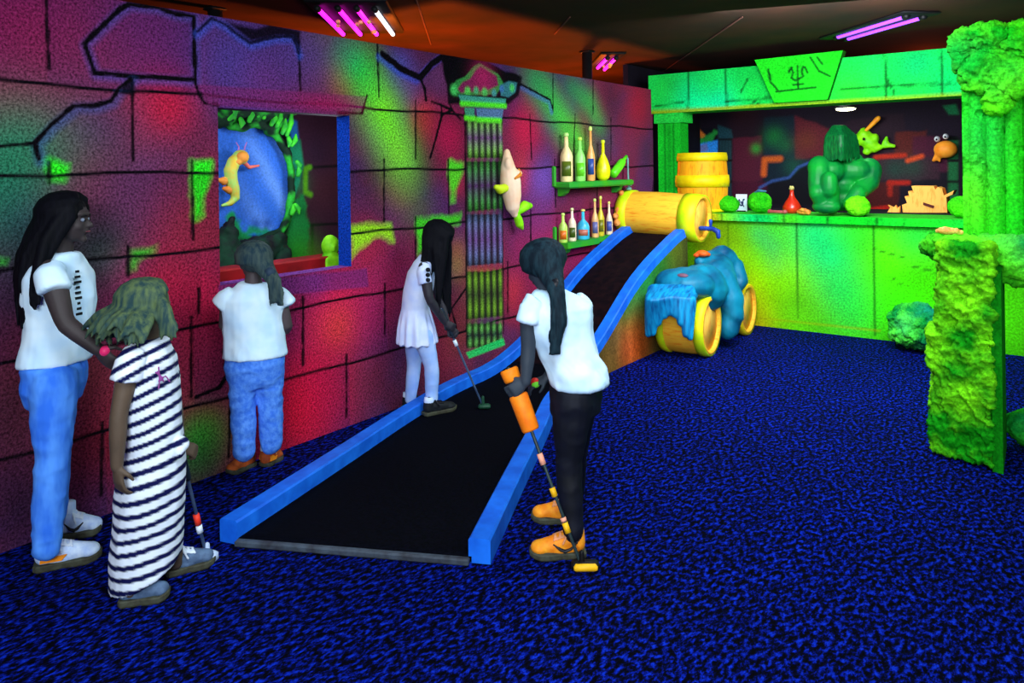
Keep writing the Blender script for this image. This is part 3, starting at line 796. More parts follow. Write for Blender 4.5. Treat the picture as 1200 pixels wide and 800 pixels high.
# ---------------------------------------------------------------- room behind the counter
YI = 9.5
def paint_back(cv):
    cv.C[:] = lin(20, 12, 28)
    q = lambda x, y: by(x, y, YI)
    nz = fbm(cv.Q, 1.5, 4, 3); cv.C *= (1 + .6 * nz)[:, None]
    # stone blocks in dull red and violet
    def blk(pts, c, a=.9): cv.poly([q(*p) for p in pts], lin(*c), a, .03, .02, 8)
    blk([(858, 162), (892, 160), (894, 212), (858, 214)], (70, 20, 44)); blk([(858, 214), (900, 212), (896, 236), (858, 236)], (60, 12, 40))
    blk([(895, 138), (932, 136), (932, 186), (896, 186)], (16, 34, 50)); blk([(932, 136), (978, 152), (978, 186), (932, 188)], (90, 26, 40))
    blk([(978, 150), (1000, 140), (1060, 132), (1060, 154), (1045, 182), (978, 186)], (34, 18, 32)); blk([(1050, 155), (1085, 154), (1084, 182), (1048, 184)], (80, 26, 24)); blk([(1070, 160), (1110, 160), (1112, 200), (1070, 200)], (66, 18, 44))
    blk([(1020, 186), (1100, 184), (1100, 210), (1020, 212)], (50, 26, 40)); blk([(1016, 214), (1056, 212), (1052, 248), (1010, 248)], (70, 18, 20)); blk([(895, 190), (960, 184), (955, 214), (895, 214)], (12, 30, 44))
    for px, py, r, c, a in ((907, 160, .12, (20, 110, 50), .8), (886, 174, .06, (30, 150, 50), .8), (920, 170, .1, (20, 90, 50), .7), (930, 195, .12, (20, 80, 60), .6), (945, 165, .14, (100, 50, 30), .6), (1048, 198, .12, (20, 60, 50), .7), (1070, 196, .12, (30, 60, 50), .7), (960, 215, .2, (20, 50, 60), .5)):
        cv.blob(q(px, py), r, lin(*c), a)
    cv.line([q(895, 204), q(896, 187), q(914, 186)], .03, lin(200, 90, 30), .9, .04)
    for pts, c in (([(1026, 184), (1060, 182)], (170, 40, 20)), ([(1064, 188), (1080, 183)], (200, 70, 30)), ([(1042, 214), (1064, 214)], (170, 30, 20)), ([(1043, 214), (1043, 228)], (150, 30, 20)), ([(1020, 246), (1040, 243)], (190, 30, 20))):
        cv.line([q(*p) for p in pts], .02, lin(*c), .9, .03)
    cv.line([q(890, 220), q(905, 212), q(925, 208), q(935, 196), q(950, 190)], .012, lin(50, 80, 150), .8, .02)
    cv.poly([q(*p) for p in [(900, 216), (925, 210), (938, 197), (955, 190), (960, 240), (905, 240)]], lin(8, 8, 18), .9, .03)
    # small painted view in blue with seaweed
    cv.poly([q(*p) for p in [(799, 172), (806, 150), (840, 150), (840, 206), (799, 206)]], lin(10, 10, 26), 1, .02)
    cv.poly([q(*p) for p in [(796, 176), (815, 168), (841, 164), (841, 206), (796, 206)]], lin(40, 140, 240), 1, .02)
    cv.poly([q(*p) for p in [(808, 174), (828, 168), (830, 176), (810, 180)]], lin(110, 110, 170), .8, .03)
    cv.line([q(800, 172), q(806, 164), q(812, 158)], .05, lin(200, 60, 20), .95, .02, .02); cv.line([q(815, 152), q(820, 156), q(823, 160)], .04, lin(220, 120, 40), .95, .02, .02)
    cv.line([q(816, 166), q(832, 162), q(838, 156)], .04, lin(30, 150, 60), .9, .03, .02)
    # dark painted columns
    for x0, x1, c in ((843, 857, (26, 60, 70)), (1112, 1122, (20, 90, 50))):
        cv.poly([q(x0, 160), q(x1, 160), q(x1, 240), q(x0, 240)], lin(8, 14, 18), 1, .02)
        for k in range(4):
            x = x0 + 1.5 + k * (x1 - x0 - 3) / 3
            cv.line([q(x, 164), q(x, 236)], .018, lin(*c), .9, .02)
        for y in (163, 188, 213): cv.line([q(x0, y), q(x1, y)], .02, lin(6, 8, 12), 1, .01)
    cv.poly([q(*p) for p in [(841, 146), (857, 152), (859, 162), (842, 162)]], lin(24, 66, 80), 1, .02)
    cv.poly([q(*p) for p in [(1105, 124), (1120, 122), (1124, 134), (1112, 134)]], lin(20, 110, 70), 1, .02)
M_INMURAL = mat_paint('dim stone mural', 0.85, 0.35, 60, 0.1)
painted_box('wall_bar_back', (-1.2, YI, 0), (4.6, YI + .1, ZC), paint_back, m=M_INMURAL, step=.015, kind='structure')
obj('ceiling_bar', box((1.9, 8.62, 2.42), (4.2, 1.74, .04)), M_DARK, smooth=False, kind='structure')
obj('wall_bar_left', box((-.35, 8.5, 1.37), (.06, 2.0, 2.74)), M_DARK, smooth=False, kind='structure')
obj('wall_bar_right', box((3.98, 8.65, 1.37), (.06, 1.7, 2.74)), M_DARK, smooth=False, kind='structure')
# lamp under the bar ceiling
lp = on_y(991, 127, 8.5)
lamp = thing('bar_spotlight', (lp[0], lp[1], 2.40), 'small bright lamp under the ceiling of the bar opening, above the green statue', 'lamp')
obj('lamp_body', lathe((lp[0], lp[1], 2.40), (0, 0, -1), [(.05, 0), (.05, .03), (.03, .05), (.03, 2.40 - lp[2] - .06), (.09, 2.40 - lp[2] - .05), (.11, 2.40 - lp[2])], 18), M_BLACK, lamp)
M_LAMP = mat_emit('warm lamp glow', lin(255, 250, 200), 14)
obj('lamp_lens', ell((lp[0], lp[1], lp[2] - .005), .10, .10, .022), M_LAMP, lamp)
LAMP = lp
# ---------------------------------------------------------------- putting lane with ramp
M_RAIL = mat('blue painted timber', lin(24, 116, 240), lin(14, 92, 214), 9, 0.55, 0.05)
M_FELT = mat('black felt', lin(5, 6, 16), lin(1, 2, 6), 60, 0.95, 0.1, spec=0.05)
M_RAMPFELT = mat('dark brown ramp felt', lin(26, 12, 16), lin(12, 6, 12), 14, 0.95, 0.1, spec=0.05)
M_LIP = mat('grey lane edging', lin(70, 82, 96), lin(44, 46, 54), 14, 0.6)
def spline(pts, n):
    p = np.array(pts, float); t = np.zeros(len(p)); t[1:] = np.cumsum(np.linalg.norm(np.diff(p[:, :2], axis=0), axis=1))
    tt = np.linspace(0, t[-1], n); out = []
    for d in range(p.shape[1]):
        y = p[:, d]; m = np.gradient(y, t)
        i = np.clip(np.searchsorted(t, tt) - 1, 0, len(t) - 2); h = t[i + 1] - t[i]; s = (tt - t[i]) / h
        out.append((2 * s**3 - 3 * s**2 + 1) * y[i] + (s**3 - 2 * s**2 + s) * h * m[i] + (-2 * s**3 + 3 * s**2) * y[i + 1] + (s**3 - s**2) * h * m[i + 1])
    return np.stack(out, 1)
def zprof(Y):
    ys = np.array([0, 4.45, 4.7, 4.99, 5.25, 5.57, 5.89, 6.2, 6.5, 6.8, 9]); zz = np.array([0, 0, .05, .17, .32, .54, .69, .80, .90, .95, .95])
    return np.interp(Y, ys, zz)
nL = 90
Lp = spline([(.725, 1.85), (.49, 2.66), (.265, 3.42), (.13, 4.0), (.085, 4.5), (.10, 5.2), (.125, 6.0), (.128, 6.80)], nL)
Rp = spline([(1.715, 2.345), (1.42, 2.97), (1.12, 3.62), (.86, 4.18), (.735, 4.62), (.70, 5.1), (.70, 5.8), (.70, 6.62)], nL)
smz = lambda Y: sum(zprof(Y + d) for d in np.linspace(-.14, .14, 9)) / 9
lane = thing('putting_lane', (.9, 3.6, 0), 'black felt putting lane with blue wooden rails rising into a ramp to the barrel', 'minigolf lane')
def rail(path, side):
    d = np.gradient(path, axis=0); d /= np.linalg.norm(d, axis=1, keepdims=True)
    nrm = np.stack([d[:, 1], -d[:, 0]], 1)           # to the right of travel
    z = smz(path[:, 1]); w, h = .046, .105
    V = []
    for p, n_, zz in zip(path, nrm, z):
        for a, hh in ((-w, 0.004), (w, 0.004), (w, h - .008), (w - .008, h), (-w + .008, h), (-w, h - .008)):
            V.append((p[0] + n_[0] * a, p[1] + n_[1] * a, zz + hh))
    F = []
    for i in range(len(path) - 1):
        for j in range(6):
            k = (j + 1) % 6; F.append((i * 6 + j, i * 6 + k, (i + 1) * 6 + k, (i + 1) * 6 + j))
    F.append(tuple(range(5, -1, -1))); F.append(tuple(range((len(path) - 1) * 6, len(path) * 6)))
    return obj('rail', (np.array(V), F), M_RAIL, lane, smooth=False)
rail(Lp, -1); rail(Rp, 1)
def sheet(i0, i1, m, name, dz=.03):
    V = []; F = []
    for k in range(i0, i1):
        l, r_ = Lp[k], Rp[k]
        for s in np.linspace(.03, .97, 9):
            p = l * (1 - s) + r_ * s
            V.append((p[0], p[1], smz(p[1]) + dz))
    nk = i1 - i0
    for k in range(nk - 1):
        for j in range(8): F.append((k * 9 + j, k * 9 + j + 1, (k + 1) * 9 + j + 1, (k + 1) * 9 + j))
    V = np.array(V); W = V.copy(); W[:, 2] -= .024
    n = len(V); F2 = [tuple(i + n for i in reversed(f)) for f in F]
    per = [*range(9), *[k * 9 + 8 for k in range(1, nk)], *[(nk - 1) * 9 + j for j in range(7, -1, -1)], *[k * 9 for k in range(nk - 2, 0, -1)]]
    sides = [(per[i], per[i] + n, per[(i + 1) % len(per)] + n, per[(i + 1) % len(per)]) for i in range(len(per))]
    return obj(name, (np.concatenate([V, W]), F + F2 + sides), m, lane)
split = int(nL * .58)
sheet(0, split + 1, M_FELT, 'felt'); sheet(split, nL, M_RAMPFELT, 'ramp_felt')
a, b_ = Lp[0], Rp[0]; mid = (a + b_) / 2; dv = b_ - a; ang = math.atan2(dv[1], dv[0])
obj('front_lip', rbox((mid[0], mid[1], .014), (np.linalg.norm(dv) - .08, .05, .028), ang, .006), M_LIP, lane, smooth=False)
# side panel of the ramp
def paint_side(cv):
    cv.C[:] = lin(70, 70, 30)
    q = lambda x, y: (on_x(x, y, .745)[1], on_x(x, y, .745)[2])
    for px, py, r, c, a in ((745, 395, .25, (226, 84, 20), .95), (735, 405, .15, (190, 80, 40), .7), (712, 425, .2, (120, 84, 36), .8), (755, 330, .35, (20, 130, 60), .9), (775, 300, .3, (30, 120, 40), .8), (735, 350, .2, (40, 120, 50), .8), (790, 290, .2, (90, 100, 20), .7), (720, 395, .12, (120, 90, 50), .7)):
        cv.blob(q(px, py), r, lin(*c), a)
    cv.C *= (1 + .35 * fbm(cv.Q * np.array([3, .6, 1]), 5, 4, 8))[:, None]
ys = np.linspace(4.62, 6.62, 110); ts = np.linspace(0, 1, 44)
T, S = np.meshgrid(ts, ys); S = S.ravel(); T = T.ravel()
xs_side = np.interp(S, Rp[:, 1], Rp[:, 0]) + .047
V = np.stack([xs_side, S, T * (smz(S) + .02)], 1)
i, j = np.meshgrid(np.arange(109), np.arange(43), indexing='ij'); a = (i * 44 + j).ravel(); F = np.stack([a, a + 44, a + 45, a + 1], 1)
cv = Canvas(S, V[:, 2], (1, 1, 1)); paint_side(cv)
W2 = V.copy(); W2[:, 0] -= .02
Vs, Fs = merge((V, F), (W2, F[:, ::-1]))
n = len(V)
Fs += [(k * 44, k * 44 + n, (k + 1) * 44 + n, (k + 1) * 44) for k in range(109)] + [(k * 44 + 43, (k + 1) * 44 + 43, (k + 1) * 44 + 43 + n, k * 44 + 43 + n) for k in range(109)]
obj('ramp_side_panel', (Vs, Fs), M_STONE, lane, smooth=False, col=np.concatenate([cv.C, cv.C]))
obj('ramp_end_support', rbox((.38, 6.70, .46), (.60, .10, .92), 0, .01), M_DARK, lane, smooth=False)

# ---------------------------------------------------------------- barrels
def mat_wood(name, c1, c2, stretch, scale=8):
    m, nt, b = new_mat(name)
    b.inputs['Roughness'].default_value = .6; b.inputs['Specular IOR Level'].default_value = .2
    nz = noise_node(nt, scale, 5, .6, stretch=stretch, dist=.4)
    nt.links.new(ramp(nt, nz, [(.3, c2), (.48, c1), (.62, c1 * 1.05), (.75, c2 * 1.1)]), b.inputs['Base Color'])
    add_bump(nt, b, nz, .25)
    return m
M_WOODX = mat_wood('glowing yellow orange planks', lin(255, 190, 50), lin(250, 140, 20), (1, 7, 7))
M_WOODZ = mat_wood('glowing orange planks upright', lin(255, 176, 20), lin(236, 110, 8), (7, 7, 1))
M_WOODEND = mat_wood('pale barrel end planks', lin(255, 196, 80), lin(246, 130, 24), (7, 7, 1.2))
M_HOOPY = mat('luminous yellow hoop', lin(250, 226, 10), lin(236, 200, 0), 10, .5, .1)
M_HOOPG = mat('luminous yellow green hoop', lin(190, 235, 10), lin(240, 230, 20), 6, .5, .1)
M_TAP = mat('blue metal tap', lin(30, 80, 190), lin(20, 50, 140), 10, .4)
def barrel(name, a, b_, r, label, mw, hoops, mh, end='both', bulge=.06, group=None):
    """barrel from end centre a to end centre b_ ; hoops = [(t0,t1)]"""
    a = np.array(a, float); b_ = np.array(b_, float)
    L = np.linalg.norm(b_ - a); d = (b_ - a) / L; u, v, _ = frame(d)
    bot = a if abs(d[2]) > .5 else (a + b_) / 2
    base = (bot[0], bot[1], min(a[2], b_[2]) - (0 if abs(d[2]) > .5 else r))
    t = thing(name, base, label, 'barrel', group)
    rad = lambda s: r * (1 - bulge + bulge * math.sin(PI * s))
    n = 48
    rings = []
    for s in np.linspace(0, 1, 15): rings.append((a + d * L * s, u * rad(s), v * rad(s)))
    # recessed ends
    pre = [(a + d * .03, u * rad(0) * .86, v * rad(0) * .86), (a, u * rad(0) * .9, v * rad(0) * .9)]
    post = [(b_, u * rad(1) * .9, v * rad(1) * .9), (b_ - d * .03, u * rad(1) * .86, v * rad(1) * .86)]
    V, F = loft(pre + rings + post, n, caps=False)
    # plank grooves
    ax = V - a; al = ax @ d; radv = ax - al[:, None] * d
    ph = np.arctan2(radv @ v, radv @ u)
    V = V - radv * (.02 * (np.abs(((ph / (2 * PI) * 14) % 1) - .5) > .44))[:, None]
    obj('staves', (V, F), mw, t)
    for cc, sg in ((a, 1), (b_, -1)):
        obj('end_disc', loft([(cc + d * sg * .030, u * r * .84, v * r * .84), (cc + d * sg * .045, u * r * .84, v * r * .84)], n), M_WOODEND, t)
    for s0, s1 in hoops:
        rr = [(a + d * L * s0, u * rad(s0) * .99, v * rad(s0) * .99), (a + d * L * s0, u * (rad(s0) + .012), v * (rad(s0) + .012)), (a + d * L * (s0 + s1) / 2, u * (rad((s0 + s1) / 2) + .016), v * (rad((s0 + s1) / 2) + .016)), (a + d * L * s1, u * (rad(s1) + .012), v * (rad(s1) + .012)), (a + d * L * s1, u * rad(s1) * .99, v * rad(s1) * .99)]
        obj('hoop', loft(rr, n, caps=False), mh, t)
    return t
b1 = barrel('wooden_barrel', (.02, 6.76, 1.14), (.845, 6.76, 1.10), .225, 'yellow barrel lying across the top of the ramp with a blue tap', M_WOODX, [(0, .13), (.80, 1.0)], M_HOOPG)
tp = on_x(815, 278, .90)
b1o = b1
tap = obj('tap', chain([np.array([.83, 6.74, 1.01]), np.array([.95, 6.73, 1.01]), np.array([1.0, 6.73, .985]), np.array([1.005, 6.73, .94])], [.022, .022, .026, .02], 10), M_TAP, b1)
obj('tap_handle', chain([np.array([.93, 6.73, 1.03]), np.array([.93, 6.73, 1.08])], [.012, .02], 8), M_TAP, b1)
barrel('wooden_barrel', (.47, 7.64, 1.115), (.47, 7.64, 1.735), .27, 'upright yellow and orange barrel on the left end of the bar counter', M_WOODZ, [(.0, .05), (.42, .62), (.86, 1.0)], M_HOOPY, bulge=.08)
A0 = on_z(800, 412)
barrel('wooden_barrel', (.79, 6.05, .248), (1.20, 6.075, .248), .248, 'near floor barrel with pale end beneath the teal tail', M_WOODX, [(0, .16), (.80, 1.0)], M_HOOPG, bulge=.04)
barrel('wooden_barrel', (.80, 7.02, .235), (1.18, 7.03, .235), .235, 'rear floor barrel under the back of the teal figure, against the counter', M_WOODX, [(0, .16), (.82, 1.0)], M_HOOPY, bulge=.04)

# ---------------------------------------------------------------- teal sea creature lying across the floor barrels
M_TEAL = mat('painted teal hide', lin(8, 128, 160), lin(2, 70, 108), 3, .5, .1, stretch=(2, 1, 1))
M_TEALB = mat('bright teal tail', lin(8, 150, 206), lin(2, 80, 140), 9, .5, .15, stretch=(4, 1, .6))
M_LIPO = mat('orange mouth', lin(240, 100, 30), lin(210, 70, 10), 20, .5)
cr = thing('sea_creature_figure', (.85, 6.55, .40), 'teal sea creature figure lying on its back over two floor barrels under the tap', 'figure')
def rp(px, py, d): return P(px, py, d)
bparts = [ell(rp(802, 333, 6.45), .26, .28, .15), ell(rp(822, 338, 6.55), .22, .25, .22), ell(rp(838, 335, 6.8), .20, .25, .25), ell(rp(836, 318, 6.9), .19, .2, .17), ell(rp(846, 306, 7.05), .15, .16, .15),
          ell(rp(846, 296, 7.0), .085, .09, .075), chain([rp(842, 300, 7.0), rp(828, 302, 6.9), rp(820, 306, 6.85)], [.08, .06, .055]), chain([rp(862, 312, 7.0), rp(868, 330, 6.95), rp(862, 340, 6.9)], [.08, .07, .06]),
          chain([rp(772, 344, 6.4), rp(800, 328, 6.45), rp(836, 338, 6.55)], [.07, .10, .09]),
          chain([rp(845, 330, 6.7), rp(856, 352, 6.62), rp(858, 372, 6.6), rp(853, 388, 6.6)], [.14, .12, .10, .085])]
def fold(W, N):
    q = W * np.array([3.0, 3.0, 9.0]); q[:, 2] += W[:, 0] * 6
    return .012 * fbm(q, 1.1, 2, 5) + .003 * fbm(W, 14, 2, 6)
r = fuse(bparts, .014, 8, fold)
r[0][:, 2] = np.maximum(r[0][:, 2], .02)
obj('body', r, M_TEAL, cr)
tparts = []
for k, (x0, x1, y1, d1, r1) in enumerate(((768, 759, 392, 6.10, .042), (773, 765, 390, 6.08, .042), (778, 772, 378, 6.06, .045), (783, 779, 370, 6.04, .045), (788, 785, 366, 6.03, .045), (793, 791, 369, 6.02, .045), (798, 797, 378, 6.00, .045), (803, 803, 392, 5.99, .042), (807, 809, 396, 5.99, .040))):
    tparts.append(chain([rp(x0, 346, 6.34), rp(x0 * .8 + x1 * .2, 340, 6.20), rp((x0 + x1) / 2, 352, 6.06), rp(x1, y1, d1 + .03)], [.05, .055, .055, r1 * .62], 10))
tparts.append(ell(rp(788, 345, 6.28), .22, .14, .09))
r = fuse(tparts, .011, 3, lambda W, N: .005 * fbm(W * np.array([3, 3, .6]), 9, 2, 3))
obj('tail_fin', r, M_TEALB, cr)
obj('mouth', fuse([ell(rp(823, 297, 6.83), .062, .05, .032), ell(rp(816, 299, 6.83), .03, .03, .02), ell(rp(829, 298, 6.83), .03, .03, .02)], .006, 3), M_LIPO, cr)
obj('navel', ell(rp(800, 323, 6.28), .05, .04, .02), mat('dull pink patch', lin(120, 80, 100), None, 20, .6), cr)

# ---------------------------------------------------------------- shelves and bottles on the mural
M_SHELF = mat('green painted shelf', lin(30, 150, 50), lin(60, 160, 20), 4, .6, .1)
def shelf(pl, pr, th, label, dep=.17, cut=None):
    a = on_x(*pl, .02); b_ = on_x(*pr, .02)
    z = (a[2] + b_[2]) / 2; y0, y1 = a[1], b_[1]
    t = thing('wall_shelf', (.09, (y0 + y1) / 2, z - th), label, 'shelf')
    if cut is None: obj('board', rbox((dep / 2, (y0 + y1) / 2, z - th / 2), (dep, y1 - y0, th), 0, .012), M_SHELF, t, smooth=False)
    else: obj('board', prism([(.001, y0, z), (dep, y0, z), (dep, cut - .08, z), (.072, cut, z), (.072, y1, z), (.001, y1, z)], (0, 0, -th), (0, 0, 0)), M_SHELF, t, smooth=False)
    for y in ((y0 + .09, y1 - .12) if cut is None else (y0 + .09,)):
        obj('bracket', prism([(.002, y, z - th), (.10, y, z - th), (.08, y, z - th - .04), (.03, y, z - th - .07), (.002, y, z - th - .07)], (0, -.03, 0), (0, .03, 0)), M_SHELF, t, smooth=False)
    obj('upright_end', rbox((.015, y0 - .015, z + .05), (.03, .03, .18), 0, .008), M_SHELF, t, smooth=False)
    return z
zu = shelf((651, 212.5), (727, 211), .055, 'upper green wall shelf carrying four upright bottles on the stone mural')
zl = shelf((652, 287), (733, 269), .05, 'lower green wall shelf with six bottles behind the blue ramp rail', .14, 6.12)
GL = {}
def glass(c):
    if c not in GL:
        GL[c] = mat('painted glass %d %d %d' % c, lin(*c), lin(*[v * .85 for v in c]), 10, .35, spec=.5)
    return GL[c]
def bottle(px, wpx, top, z, kind, c, neckc, labc, text, grp):
    p = on_x(px, 200, .075); y = p[1]
    s = (p - CAM) @ F0
    h = on_x(px, top, .075)[2] - z; r = wpx / 2 / FPX * s
    r = min(r, .078)
    base = (.010 + (max(r, .06) if y < 6.1 or z > 1.2 else r), y, z)
    t = thing('bottle', base, text, 'bottle', None)
    if kind == 'tall': pr = [(r * .9, 0), (r, .01), (r, h * .52), (r * .85, h * .60), (r * .36, h * .72), (r * .30, h * .93)]
    elif kind == 'slim': pr = [(r * .9, 0), (r, .01), (r, h * .46), (r * .7, h * .58), (r * .34, h * .68), (r * .28, h * .95)]
    elif kind == 'flask': pr = [(r * .5, 0), (r * .9, h * .08), (r, h * .22), (r * .92, h * .36), (r * .6, h * .52), (r * .24, h * .66), (r * .2, h * .92)]
    else: pr = [(r * .9, 0), (r, .01), (r, h * .42), (r * .8, h * .54), (r * .26, h * .66), (r * .24, h * .92)]
    obj('glass_body', lathe(base, (0, 0, 1), pr, 20), glass(c), t)
    rr = pr[-1][0]
    obj('stopper', lathe(np.array(base) + (0, 0, pr[-1][1]), (0, 0, 1), [(rr * 1.2, 0), (rr * 1.5, h * .02), (rr * 1.4, h * .06), (rr * .9, h * .08)], 14), glass(neckc), t)
    if labc is not None:
        lh0, lh1 = (.12, .42) if kind != 'round' else (.14, .34)
        n = 9; V = []; F = []
        a0 = math.atan2(CAM[1] - y, CAM[0] - base[0])
        for ht in (h * lh0, h * lh1):
            for a in np.linspace(a0 - .75, a0 + .75, n): V.append((base[0] + (r + .003) * math.cos(a), y + (r + .003) * math.sin(a), z + ht))
        for k in range(n - 1): F.append((k, k + 1, n + k + 1, n + k))
        V2, F2 = np.array(V), F
        W = V2.copy(); W[:, 0] = base[0] + (V2[:, 0] - base[0]) * .9; W[:, 1] = y + (V2[:, 1] - y) * .9
        nn = len(V2); F3 = F2 + [tuple(i + nn for i in reversed(f)) for f in F2] + [(k, k + nn, k + 1 + nn, k + 1) for k in range(n - 1)] + [(n + k, n + k + 1, n + k + 1 + nn, n + k + nn) for k in range(n - 1)] + [(0, n, n + nn, nn), (n - 1, n - 1 + nn, 2 * n - 1 + nn, 2 * n - 1)]
        obj('paper_label', (np.concatenate([V2, W]), F3), glass(labc), t)
    t['group'] = grp
    return t
gu, gl_ = 'bottles on the upper shelf', 'bottles on the lower shelf'
bottle(664.5, 15, 156, zu, 'tall', (255, 226, 160), (190, 250, 130), (90, 110, 20), 'peach bottle with olive label at the left end of the upper shelf', gu)
bottle(680.5, 12.5, 161, zu, 'tall', (150, 240, 110), (200, 250, 90), (110, 220, 40), 'pale green bottle on the upper shelf between the peach one and the tall orange one', gu)
bottle(693, 10, 150, zu, 'slim', (250, 170, 90), (220, 250, 120), (50, 80, 160), 'tallest slim orange bottle with a blue label on the upper shelf', gu)
bottle(706.5, 17, 164, zu, 'flask', (240, 236, 10), (230, 240, 40), None, 'round bellied plain yellow flask on the upper shelf', gu)
bottle(659.5, 10.5, 250, zl, 'tall', (200, 240, 100), (220, 250, 120), (240, 120, 20), 'yellow green bottle with orange label at the left end of the lower shelf', gl_)
bottle(670.2, 9.5, 244, zl, 'tall', (255, 230, 200), (240, 250, 170), (70, 90, 20), 'cream bottle with a dark olive label, second on the lower shelf', gl_)
bottle(683, 15, 245, zl, 'round', (60, 190, 230), (240, 220, 110), (200, 110, 90), 'squat light blue bottle with a reddish label on the lower shelf', gl_)
bottle(697, 8.5, 234, zl, 'slim', (250, 190, 120), (210, 245, 110), (110, 110, 170), 'slim orange bottle with violet label on the lower shelf right of the squat blue one', gl_)
bottle(706.5, 8.5, 231, zl, 'slim', (220, 200, 40), (240, 250, 110), (130, 130, 20), 'slim mustard yellow bottle, tallest on the lower shelf', gl_)
bottle(716.5, 8, 237, zl, 'slim', (255, 226, 190), (250, 240, 120), (70, 90, 180), 'slim cream bottle with blue label at the right end of the lower shelf', gl_)
# tipped bottle pouring
a = on_x(718, 205, .10); b_ = on_x(734, 183, .10); d = unit(b_ - a); L = np.linalg.norm(b_ - a)
tb = thing('bottle', a, 'bright green bottle tipped over right of the yellow flask, pouring a thin stream', 'bottle')
obj('glass_body', lathe(a, d, [(.03, 0), (.042, .012), (.042, L * .6), (.034, L * .72), (.018, L * .82), (.016, L)], 18), glass((100, 235, 30)), tb)
obj('poured_stream', chain([b_ + d * .01, b_ + np.array([0, .03, -.03]), on_x(736, 203, .10), on_x(737, 222, .10)], [.008, .009, .008, .010], 8), glass((120, 170, 170)), tb)
obj('splash', fuse([ell(on_x(737, 221, .10), .03, .03, .02), ell(on_x(739, 216, .10), .014, .014, .02)], .005, 2), glass((110, 160, 160)), tb)
# orange coral lump beside the barrel
cl = [ell(on_x(x, y, .05), rr, rr, rr) for x, y, rr in ((729, 231, .034), (727, 238, .036), (724, 246, .032), (721.5, 253, .03), (723, 261, .036), (725, 257, .03), (728, 226, .028))]
r = fuse(cl, .008, 2, lambda W, N: .006 * fbm(W, 25, 2, 4))
obj('coral_lump', r, mat('orange coral', lin(245, 160, 80), lin(210, 110, 40), 14, .6, .2), None, label='orange coral lump on the mural between lower bottles and the barrel on the ramp', cat='ornament')
# pink fish figure on the mural
M_PINK = mat('pale pink painted fish', lin(255, 226, 196), lin(255, 200, 160), 7, .5)
M_CHART = mat('chartreuse paint', lin(150, 236, 20), lin(110, 210, 10), 8, .5)
fx = .075
fb = on_x(598, 225, fx)
fi = thing('fish_figure', (0.02, fb[1], on_x(600, 268, fx)[2]), 'pale pink fish figure with a chartreuse tail on the wall right of the painted column', 'figure')
pts = [(594, 178), (595, 195), (598, 212), (600, 230), (601, 244), (603, 251)]
rd = [.025, .058, .085, .075, .055, .028]
obj('body', fuse([chain([on_x(x, y, fx) for x, y in pts], rd, 14, flat=1)] + [ell(on_x(598, 203, fx) + np.array([.05, .02, 0]), .04, .05, .03), ell(on_x(592, 192, fx) + np.array([.03, 0, 0]), .03, .03, .05)], .008, 3), M_PINK, fi)
obj('tail', fuse([chain([on_x(x, y, fx) for x, y in ((603, 250), (609, 246), (615, 241), (621, 241))], [.02, .035, .045, .025], 12), chain([on_x(x, y, fx) for x, y in ((604, 250), (607, 256), (609, 263), (612, 268))], [.02, .035, .035, .014], 12)], .008, 2), M_CHART, fi)
obj('fin', fuse([chain([on_x(x, y, fx) for x, y in ((592, 220), (586, 222), (581, 219))], [.035, .04, .02], 12)], .008, 2), mat('yellow green fin', lin(210, 236, 30), None, 8, .5), fi)
obj('mouth', chain([on_x(595, 209, fx) + np.array([.075, 0, 0]), on_x(599, 205, fx) + np.array([.09, 0, 0]), on_x(601, 199, fx) + np.array([.06, 0, 0])], [.01, .016, .01], 8), mat('orange lip', lin(230, 140, 40), None, 8, .5), fi)
# ---------------------------------------------------------------- underwater scene behind the window
XD = -.95
ya, yb = 1.2, 4.1
us = np.linspace(ya, yb, 290); zs = np.linspace(.3, 2.35, 205)
V, F, U, Z = grid((XD, 0, 0), (0, 1, 0), (0, 0, 1), us, zs)
cv = Canvas(U, Z, lin(16, 20, 30))
q = lambda x, y: tuple(on_x(x, y, XD)[1:])
cv.C *= (1 + .6 * fbm(cv.Q, 3, 4, 3))[:, None]
# stone wall right of the water
cv.poly([q(*p) for p in [(345, 110), (420, 110), (420, 340), (345, 340)]], lin(56, 24, 44), 1, .03)
cv.blob(q(378, 220), .2, lin(70, 30, 40), .7); cv.blob(q(372, 180), .15, lin(40, 20, 44), .7)
cv.line([q(352, 197), q(400, 194)], .012, K, .9, .01); cv.line([q(352, 264), q(400, 262)], .012, K, .9, .01); cv.line([q(366, 264), q(366, 320)], .012, K, .9, .01)
cv.poly([q(*p) for p in [(340, 235), (356, 228), (362, 266), (362, 312), (328, 312), (334, 285)]], lin(20, 130, 60), .95, .03, .03)
cv.blob(q(350, 300), .16, lin(40, 150, 20), .8); cv.blob(q(372, 305), .12, lin(90, 110, 20), .6); cv.blob(q(348, 215), .1, lin(20, 120, 70), .6)
cv.poly([q(*p) for p in [(340, 160), (352, 164), (356, 195), (346, 230), (340, 228)]], lin(24, 140, 100), .95, .02); cv.poly([q(*p) for p in [(336, 138), (348, 142), (350, 162), (342, 164)]], lin(30, 110, 190), .9, .02)
cv.line([q(363, 196), q(358, 198), q(358, 225), q(364, 228)], .02, lin(90, 170, 20), .9, .02)
